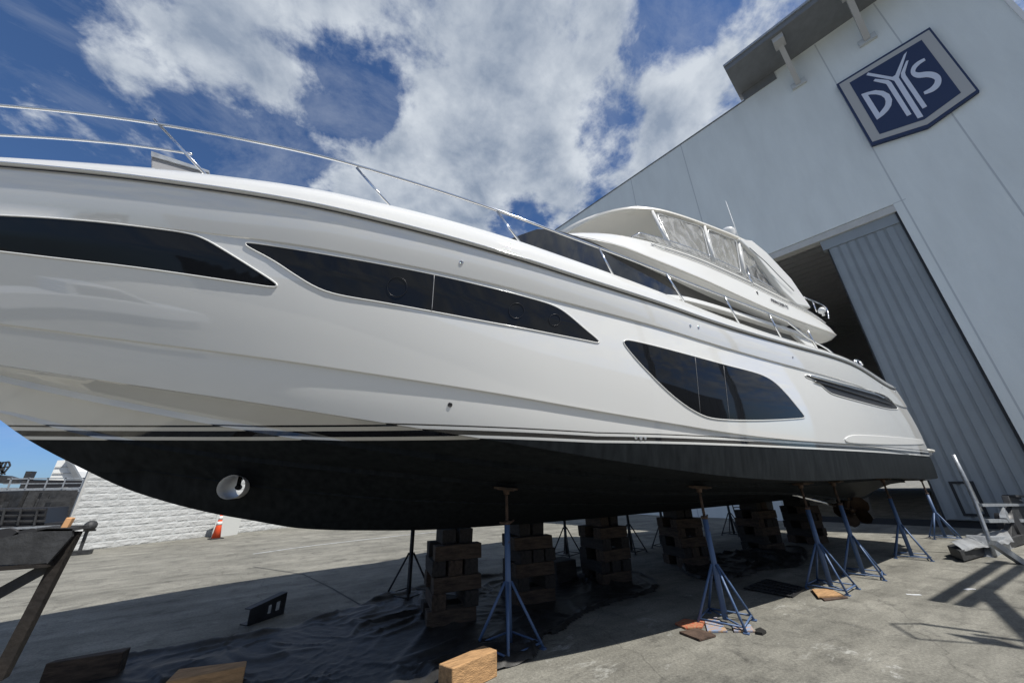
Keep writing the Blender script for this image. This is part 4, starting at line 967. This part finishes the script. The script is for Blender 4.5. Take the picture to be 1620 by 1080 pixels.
# ------------------------------------------------------------------ left background: deck platform, machinery, tower
TB = 27.0
B = lambda x, y, t=TB: at_t(x, y, t)
pf = empty('dock_platform', (B(70,780).x, TB, 0), 'raised steel platform with grey railing behind the trestle', 'platform')
MB().prism([B(-30,782), B(128,778), B(131,771), B(-30,771)], (0, 3, 0)).prism([B(-30,792), B(126,788), B(127,783), B(-30,785)], (0, 2.8, 0)).build('deck_beams', M['galv'], pf)
MB().prism([B(42,772), B(131,770), B(134,760), B(42,758)], (0, .1, 0)).build('kick_board', M['black'], pf)
mb = MB()
for x in (12, 40, 70, 98, 127): mb.beam(B(x, 773), B(x+7, 755), .05, .05)
mb.beam(B(5,765), B(133,764), .04, .04).beam(B(12,757), B(135,756), .05, .05); mb.build('railing', M['galv'], pf)
MB().prism([B(30,772), B(38,772), B(51,745), B(41,745)], (0, .4, 0)).build('post', M['darksteel'], pf)
mb = MB()
for x in (-5, 22, 52, 78): mb.beam(B(x, 790), B(x-9, 840), .35, .3)
mb.build('support_leg', M['darksteel'], pf)
tr_ = empty('dark_trailer', (B(50,840,22).x, 22, 0), 'black flatbed lorry body parked under the dock platform', 'lorry')
Q_ = lambda x, y: at_t(x, y, 22)
MB().prism([Q_(-30,862), Q_(92,852), Q_(100,826), Q_(-30,832)], (0, 2, 0)).prism([Q_(-30,832), Q_(70,829), Q_(76,803), Q_(-30,805)], (0, 1.6, 0)).build('body', M['black'], tr_)
MB().prism([Q_(-30,836), Q_(95,830), Q_(96,833), Q_(-30,840)], (0, -.1, 0)).build('side_rail', M['galv'], tr_)
mb = MB()
for y_ in (806, 815, 824): mb.beam(Q_(-20, y_)+Vector((0, -.06, 0)), Q_(74, y_-1)+Vector((0, -.06, 0)), .03, .04)
for x_ in (4, 30, 56): mb.beam(Q_(x_, 830)+Vector((0, -.08, 0)), Q_(x_+6, 804)+Vector((0, -.08, 0)), .05, .05)
mb.build('rack', M['darksteel'], tr_)
mb = MB()
for x in (8, 46, 80): mb.tube([Q_(x, 856)+Vector((0, -.05, 0)), Q_(x, 856)+Vector((0, -.3, 0))], .45, 20)
mb.build('wheel', M['rubber'], tr_)
mb = MB(); rnd = random.Random(4)
for k in range(40):
    x = rnd.uniform(-6, 94); y = rnd.uniform(787, 822); s_ = rnd.uniform(.2, .75); p = B(x, y, 24.5); mb.box((-s_, -s_, -s_*.5), (s_, s_, s_*.5), Matrix.Rotation(rnd.uniform(0, 3), 3, 'Z'), p)
    mb.beam(p, p+Vector((rnd.uniform(-.8, .8), 0, rnd.uniform(-.3, .3))), .06, .06)
tag(mb.build('scrap_machinery', M['darksteel']), 'dark jumble of stored machinery between platform and lorry', 'machinery')['kind'] = 'stuff'
TW = 34.0
tw = empty('white_tower', (B(100,750,TW).x, TW, 0), 'white metal clad tower building beyond the platform', 'building')
T_ = lambda x, y: at_t(x, y, TW)
MB().prism([T_(74,790), T_(78,758), T_(91,728), T_(107,727), T_(122,745), T_(124,790)], (0, 4, 0)).build('wall', M['white'], tw)
MB().prism([T_(106,727), T_(118,735), T_(132,760), T_(128,768), T_(118,752)], (0, -.3, 0)).build('roof_edge', M['canopy'], tw)
mb = MB()
for x, y in ((84,748),(88,738)): mb.beam(T_(x, y)+Vector((0, -.05, 0)), T_(x+30, y)+Vector((0, -.05, 0)), .04, .03)
mb.build('wall_seam', M['signgrey'], tw)
cn_ = empty('crane_boom', (B(5,750,30).x, 30, 0), 'dark lattice crane head at the left edge against blue sky', 'crane')
K_ = lambda x, y: at_t(x, y, 30)
mb = MB()
for a, b in (((-20,735),(14,730)), ((14,730),(16,736)), ((16,736),(6,748)), ((-20,742),(12,738)), ((0,730),(4,746)), ((-12,732),(8,750)), ((6,730),(-6,748)), ((-20,752),(8,746)), ((10,731),(2,751))): mb.beam(K_(*a), K_(*b), .06, .06)
mb.build('lattice', M['darksteel'], cn_)
MB().prism([K_(-20,762), K_(-20,750), K_(10,752), K_(30,758), K_(28,763), K_(10,765)], (0, .5, 0)).build('boom', M['darksteel'], cn_)

# ------------------------------------------------------------------ hand truck and dolly beyond the hull
hp = at_z(1178, 838, 0)
ht = empty('hand_truck', tuple(hp), 'two wheeled hand truck standing by the shed wall behind the keel timbers', 'hand truck')
for dx in (-.25, .25):
    MB().tube([hp+Vector((dx, 0, .1)), hp+Vector((dx*1.0, .15, 1.6))], .02, 8).build('upright', M['darksteel'], ht)
    MB().tube([hp+Vector((dx-.04, 0, .16)), hp+Vector((dx+.04, 0, .16))], .15, 16).build('wheel', M['rubber'], ht)
mb = MB()
for z in (.3, .7, 1.1, 1.5): mb.tube([hp+Vector((-.25, z*.1-.02, z)), hp+Vector((.25, z*.1-.02, z))], .015, 6)
mb.build('crossbar', M['darksteel'], ht)
MB().box((-.28, -.35, .02), (.28, 0, .04), None, None).build('toe_plate', M['darksteel'], None) if False else None
p = at_z(1080, 843, 0)
dly = empty('boat_dolly', tuple(p), 'low dark wheeled dolly beside the fourth timber pile', 'dolly')
MB().box((-.35, -.2, .14), (.35, .2, .22), None, None)
mb = MB(); mb.box((p.x-.35, p.y-.2, .14), (p.x+.35, p.y+.2, .20)); mb.build('platform', M['darksteel'], dly, bevel=.01)
for dx in (-.27, .27): MB().tube([(p.x+dx, p.y-.22, .075), (p.x+dx, p.y-.16, .075)], .07, 14).build('wheel', M['rubber'], dly)

# ------------------------------------------------------------------ grey boat mover at the right edge
T2 = 2.45
mv = empty('boat_mover', (13.9, T2, 0), 'grey steel boat mover frame with tall guide pole at the right edge', 'boat trailer')
G = lambda x, y, t=T2: at_t(x, y, t)
MB().tube([G(1508,719), G(1528,762), G(1541,790), G(1558,835), G(1574,880)], .035, 8).build('guide_pole', M['galv'], mv)
MB().tube([G(1509,719,T2+.05), G(1534,768,T2+.05), G(1553,808,T2+.05)], .022, 8).build('guide_pole', M['galv'], mv)
MB().beam(G(1550,798.5), G(1700,797.5), .08, .06).beam(G(1560,823.5), G(1700,822.5), .08, .07).beam(G(1586,806), G(1590,823), .10, .16).build('side_rail', M['galv'], mv)
MB().prism([G(1566,848), G(1700,846), G(1700,882), G(1574,882)], (0, .35, 0)).build('chassis_beam', M['galv'], mv, bevel=.02)
MB().prism([G(1595,784), G(1615,784), G(1620,800), G(1640,850), G(1600,850), G(1601,800)], (0, .12, 0)).build('control_post', M['darksteel'], mv, bevel=.01)
MB().beam(G(1596,784), G(1617,785), .22, .05).build('control_box', M['darksteel'], mv)
MB().beam(G(1612,790), G(1640,800), .03, .03).build('handle_bar', M['galv'], mv)
MB().beam(G(1570,858,T2-.2), G(1640,905,T2-.5), .12, .10).build('drawbar', M['galv'], mv)
w_ = G(1635, 885); MB().tube([(w_.x, T2-.05, .32), (w_.x, T2+.25, .32)], .32, 24).build('wheel', M['rubber'], mv)
rows = []
for i in range(15):
    a = at_z(1498+i*6.6, 858-i*1.6, .30); b = at_z(1528+i*5.4, 868-i*1.0, .22)
    rows.append([a.lerp(b, j/6)+Vector((0, 0, .05*noise.noise(Vector((i*.8, j*.9, 2)))+.04*math.sin(j*.9))) for j in range(7)])
tag(MB().grid(rows).build('silver_cover', M['silver'], fixn=False), 'crumpled silver sheet lying over a dark beam next to the boat mover', 'cover sheet')
bm_ = MB().prism([at_z(1498,862,.2), at_z(1518,871,.2), at_z(1620,845,.2), at_z(1600,838,.2)], (0, 0, -.18)).build('ramp_board', M['darksteel'], bevel=.01)
tag(bm_, 'dark flat board on the ground under the silver sheet', 'board')

# ------------------------------------------------------------------ unseen gantry, added right of the frame to cast bar shadows
def cast(px, py, h): p = at_z(px, py, 0); return p+Vector((Lsun0.x/Lsun0.z*h, Lsun0.y/Lsun0.z*h, h))
Lsun0 = Vector((.29, -.53, 1)).normalized()
gy = empty('shadow_gantry', (8.5, .3, 0), 'made-up grey gantry right of the view, added to cast beam shadows on the concrete', 'gantry')
hg = 6.5
for a, b, wd_ in (((1482,951),(1585,887),.12), ((1523,958),(1622,893),.12), ((1556,934),(1660,1032),.15)):
    MB().beam(cast(*a, hg), cast(*b, hg+.02), wd_, .12).build('beam', M['galv'], gy)
for a, b in (((1410,986),(1450,1010)), ((1410,986),(1465,986)), ((1450,1010),(1640,1024)), ((1462,987),(1560,1000)), ((1540,1003),(1640,1016))):
    MB().tube([cast(*a, 6.3), cast(*b, 6.3)], .018 if a[0] < 1461 else .035, 8).build('shade_tube', M['galv'], gy)
MB().prism([cast(1500,1001,6.3), cast(1575,1010,6.3), cast(1640,1030,6.3), cast(1560,1018,6.3)], (0, 0, .06)).build('shade_plate', M['galv'], gy)
for xx, yy in ((7.6, -2.6), (13.0, -2.4)): MB().beam((xx, yy, 0), (xx, yy, hg), .2, .2).build('post', M['galv'], gy)
for k_, (q, w_2) in enumerate((((7.6, -2.6), cast(1655,1030,hg)), ((13.0, -2.4), cast(1600,890,hg)))): MB().beam((q[0], q[1], hg-.08), w_2+Vector((0, 0, -.08)), .14, .14).build('cross_beam', M['galv'], gy)
# ------------------------------------------------------------------ white pickup truck behind the viewer (seen mirrored in the bow)
pk = empty('pickup_truck', (0, 0, 0), 'white pickup truck parked left of the view, mirrored in the glossy bow', 'pickup truck')
O = Vector((0, 0, 0))
def pbox(pts, y0, y1): return [O+Vector((x, y0, z)) for x, z in pts], (0, y1-y0, 0)
mb = MB(); mb.prism(*pbox([(-2.7,.45),(2.7,.45),(2.75,.95),(2.5,1.08),(1.25,1.15),(-2.75,1.15),(-2.75,.5)], -.95, .95)); mb.build('body', M['pickup'], pk, bevel=.06)
mb = MB(); mb.prism(*pbox([(-.7,1.13),(1.35,1.13),(.75,1.78),(-.5,1.8)], -.82, .82)); mb.build('cabin', M['pickup'], pk, bevel=.05)
mb = MB(); mb.prism(*pbox([(-.45,1.2),(1.05,1.2),(.62,1.68),(-.35,1.7)], -.835, .835)); mb.build('side_window', M['glass'], pk)
MB().add([O+Vector((1.33, -.7, 1.19)), O+Vector((1.33, .7, 1.19)), O+Vector((.80, .65, 1.74)), O+Vector((.80, -.65, 1.74))], [(0, 1, 2, 3)]).build('windscreen', M['glass'], pk)
for x in (-1.7, 1.75):
    for y in (-.92, .72): MB().tube([O+Vector((x, y, .38)), O+Vector((x, y+.22, .38))], .38, 24).build('wheel', M['rubber'], pk)

wh = empty('warehouse', (0, -34, 0), 'long low grey warehouse with dark doors, added unseen behind the viewer to darken window reflections', 'warehouse')  # unseen building, added so the yacht windows mirror something dark
mb = MB()
for k in range(60): x = -60+k*2; mb.box((x, -34.12, 0), (x+1.0, -34, 8.2))
mb.box((-60, -46, 0), (60, -34.13, 8.4)); mb.build('wall', M['canopy'], wh)
for x in (-44, -22, 2, 24, 44): MB().box((x, -33.98, 0), (x+9, -33.9, 6)).build('door', M['darksteel'], wh)
pk.location = (-14.5, -1.4, 0); pk.rotation_euler = (0, 0, -PI/2)
# ------------------------------------------------------------------ sky with clouds, sun
Lsun = Vector((.29, -.53, 1)).normalized()
w = bpy.data.worlds.new('World'); scn.world = w; w.use_nodes = True; nt = w.node_tree; N = nt.nodes; L = nt.links
bg = N['Background']; out = N['World Output']
sky = N.new('ShaderNodeTexSky'); sky.sky_type = 'NISHITA'; sky.sun_disc = False; sky.sun_elevation = math.asin(Lsun.z); sky.sun_rotation = math.atan2(Lsun.x, Lsun.y); sky.air_density = 1.0; sky.dust_density = .3; sky.ozone_density = 3.0; sky.altitude = 0
hs = N.new('ShaderNodeHueSaturation'); hs.inputs['Saturation'].default_value = 1.1; L.new(sky.outputs[0], hs.inputs['Color']); bg.inputs[1].default_value = .085
tc = N.new('ShaderNodeTexCoord'); D = tc.outputs['Generated']
def vm(op, a, b=None):
    n = N.new('ShaderNodeVectorMath'); n.operation = op
    for i, v in enumerate((a, b)):
        if v is None: continue
        if isinstance(v, (tuple, Vector)): n.inputs[i].default_value = tuple(v)
        else: L.new(v, n.inputs[i])
    return n
def ma(op, a, b=None, c=None):
    n = N.new('ShaderNodeMath'); n.operation = op
    for i, v in enumerate((a, b, c)):
        if v is None: continue
        if isinstance(v, (int, float)): n.inputs[i].default_value = v
        else: L.new(v, n.inputs[i])
    return n.outputs[0]
sp = N.new('ShaderNodeSeparateXYZ'); L.new(D, sp.inputs[0])
tg = N.new('ShaderNodeMapRange'); tg.interpolation_type = 'SMOOTHSTEP'; tg.inputs[1].default_value = -.05; tg.inputs[2].default_value = .45; L.new(sp.outputs[2], tg.inputs[0])
tm1 = N.new('ShaderNodeMix'); tm1.data_type = 'RGBA'; L.new(tg.outputs[0], tm1.inputs[0]); tm1.inputs[6].default_value = (.38, .58, 1.0, 1); tm1.inputs[7].default_value = (.80, .88, 1.02, 1)
tm2 = N.new('ShaderNodeMix'); tm2.data_type = 'RGBA'; tm2.blend_type = 'MULTIPLY'; tm2.inputs[0].default_value = 1; L.new(hs.outputs[0], tm2.inputs[6]); L.new(tm1.outputs[2], tm2.inputs[7]); L.new(tm2.outputs[2], bg.inputs[0])
zz = ma('MAXIMUM', sp.outputs[2], .02); dv = ma('ADD', zz, .25)
cb = N.new('ShaderNodeCombineXYZ'); L.new(ma('DIVIDE', sp.outputs[0], dv), cb.inputs[0]); L.new(ma('DIVIDE', sp.outputs[1], dv), cb.inputs[1])
def nz(scale, det, rough, vec, dist=0, off=(0, 0, 0)):
    n = N.new('ShaderNodeTexNoise'); n.inputs['Scale'].default_value = scale; n.inputs['Detail'].default_value = det; n.inputs['Roughness'].default_value = rough; n.inputs['Distortion'].default_value = dist
    L.new(vm('ADD', vec, off).outputs[0], n.inputs['Vector']); return n.outputs['Fac']
n1 = nz(3.2, 12, .60, cb.outputs[0], .15, (3.1, 1.7, 0)); n2 = nz(9.0, 8, .62, cb.outputs[0], .3, (7.3, 2.2, 0))
n3 = nz(26.0, 6, .6, cb.outputs[0], .2, (1.3, 9.2, 0))
south = N.new('ShaderNodeMapRange'); south.inputs[1].default_value = .1; south.inputs[2].default_value = -.3; south.inputs[3].default_value = 0; south.inputs[4].default_value = .22; L.new(sp.outputs[1], south.inputs[0])
dens = ma('ADD', south.outputs[0], ma('MULTIPLY', ma('SUBTRACT', n1, .5), 1.9))
dens = ma('ADD', dens, ma('ADD', ma('MULTIPLY', ma('SUBTRACT', n2, .5), .9), ma('MULTIPLY', ma('SUBTRACT', n3, .5), .35)))
BL = [(880,110,11,.30),(700,60,10,.22),(780,260,12,.26),(1000,90,8,.22),(560,250,7,.16),(350,60,8,.16),(600,40,6,.10),(250,40,9,.14),(430,30,8,.14),(620,270,8,.24),(700,310,8,.22),(800,300,6,.16),(530,290,4,.12),(720,200,6,.12),(480,165,4,.14),(1050,280,6,.18),(1120,150,6,.18),(1180,30,6,.2),(820,180,8,.2),(930,300,7,.2),
      (545,130,5,-.30),(440,130,4,-.14),(380,210,6,-.22),(490,220,4,-.24),(955,205,5,-.50),(1060,40,5,-.60),(110,40,10,.02),(60,130,12,-.16),(130,230,10,.02),(250,160,7,.07),(190,50,5,.08),(40,60,8,-.08),(560,140,5,-.12),(450,300,6,-.2),(820,345,4,-.25),(620,165,3.5,-.25),(1010,260,3,-.15),(30,700,14,-.5),(640,105,2.5,-.15),(330,160,4,-.12)]
for (x, y, deg, wt) in BL:
    d = Vector(ray(x, y)).normalized(); dt = vm('DOT_PRODUCT', D, d)
    mr = N.new('ShaderNodeMapRange'); mr.interpolation_type = 'SMOOTHSTEP'; mr.inputs[1].default_value = math.cos(math.radians(deg*1.5)); mr.inputs[2].default_value = 1; mr.inputs[3].default_value = 0; mr.inputs[4].default_value = wt
    L.new(dt.outputs['Value'], mr.inputs[0]); dens = ma('ADD', dens, mr.outputs[0])
cov = N.new('ShaderNodeMapRange'); cov.interpolation_type = 'SMOOTHSTEP'; cov.inputs[1].default_value = -.03; cov.inputs[2].default_value = .40; L.new(dens, cov.inputs[0])
shade = nz(5.5, 8, .55, cb.outputs[0], .2, (3.25, 1.55, 0))
shade = ma('ADD', shade, ma('ADD', ma('MULTIPLY', ma('SUBTRACT', n2, .5), .55), ma('ADD', ma('MULTIPLY', ma('SUBTRACT', n3, .5), .25), ma('MULTIPLY', ma('MINIMUM', dens, .8), -.22))))
cr_ = N.new('ShaderNodeValToRGB'); cr_.color_ramp.elements[0].position = .22; cr_.color_ramp.elements[1].position = .58
cr_.color_ramp.elements[0].color = (.27, .33, .43, 1); cr_.color_ramp.elements[1].color = (.66, .71, .77, 1); L.new(shade, cr_.inputs[0])
bg2 = N.new('ShaderNodeBackground'); L.new(cr_.outputs[0], bg2.inputs[0]); bg2.inputs[1].default_value = .84
wm = N.new('ShaderNodeMapping'); wm.inputs['Rotation'].default_value = (0, 0, .5); wm.inputs['Scale'].default_value = (1, 1.5, 1); L.new(cb.outputs[0], wm.inputs[0])
wisp = nz(2.6, 10, .68, wm.outputs[0], .5, (5.1, 4.2, 0)); wr = N.new('ShaderNodeMapRange'); wr.inputs[1].default_value = .46; wr.inputs[2].default_value = .78; wr.inputs[3].default_value = 0; wr.inputs[4].default_value = .36; L.new(wisp, wr.inputs[0])
up_ = N.new('ShaderNodeMapRange'); up_.inputs[1].default_value = .02; up_.inputs[2].default_value = .2; L.new(sp.outputs[2], up_.inputs[0])
hz = ma('MULTIPLY', ma('MAXIMUM', ma('MULTIPLY', cov.outputs[0], .97), wr.outputs[0]), up_.outputs[0])
mx = N.new('ShaderNodeMixShader'); L.new(hz, mx.inputs[0]); L.new(bg.outputs[0], mx.inputs[1]); L.new(bg2.outputs[0], mx.inputs[2]); L.new(mx.outputs[0], out.inputs[0])
sl = bpy.data.lights.new('sun', 'SUN'); sl.energy = 4.6; sl.angle = math.radians(.5); sl.color = (1, .965, .90)
so = bpy.data.objects.new('sun', sl); COL.objects.link(so); so.rotation_euler = Lsun.to_track_quat('Z', 'Y').to_euler(); so.location = (0, 0, 30)

# ------------------------------------------------------------------ camera
cd = bpy.data.cameras.new('camera'); cam = bpy.data.objects.new('camera', cd); COL.objects.link(cam)
cd.sensor_width = 36; cd.lens = 36*FPX/1620; cd.clip_start = .05; cd.clip_end = 2000
cam.matrix_world = Matrix(((CR[0], CU[0], -CF[0], 0), (CR[1], CU[1], -CF[1], 0), (CR[2], CU[2], -CF[2], H0), (0, 0, 0, 1)))
scn.camera = cam
scn.view_settings.view_transform = 'Standard'; scn.view_settings.look = 'None'; scn.view_settings.exposure = .26; scn.view_settings.gamma = 1
scn.render.film_transparent = False
scn.cycles.max_bounces = 8; scn.cycles.transparent_max_bounces = 16
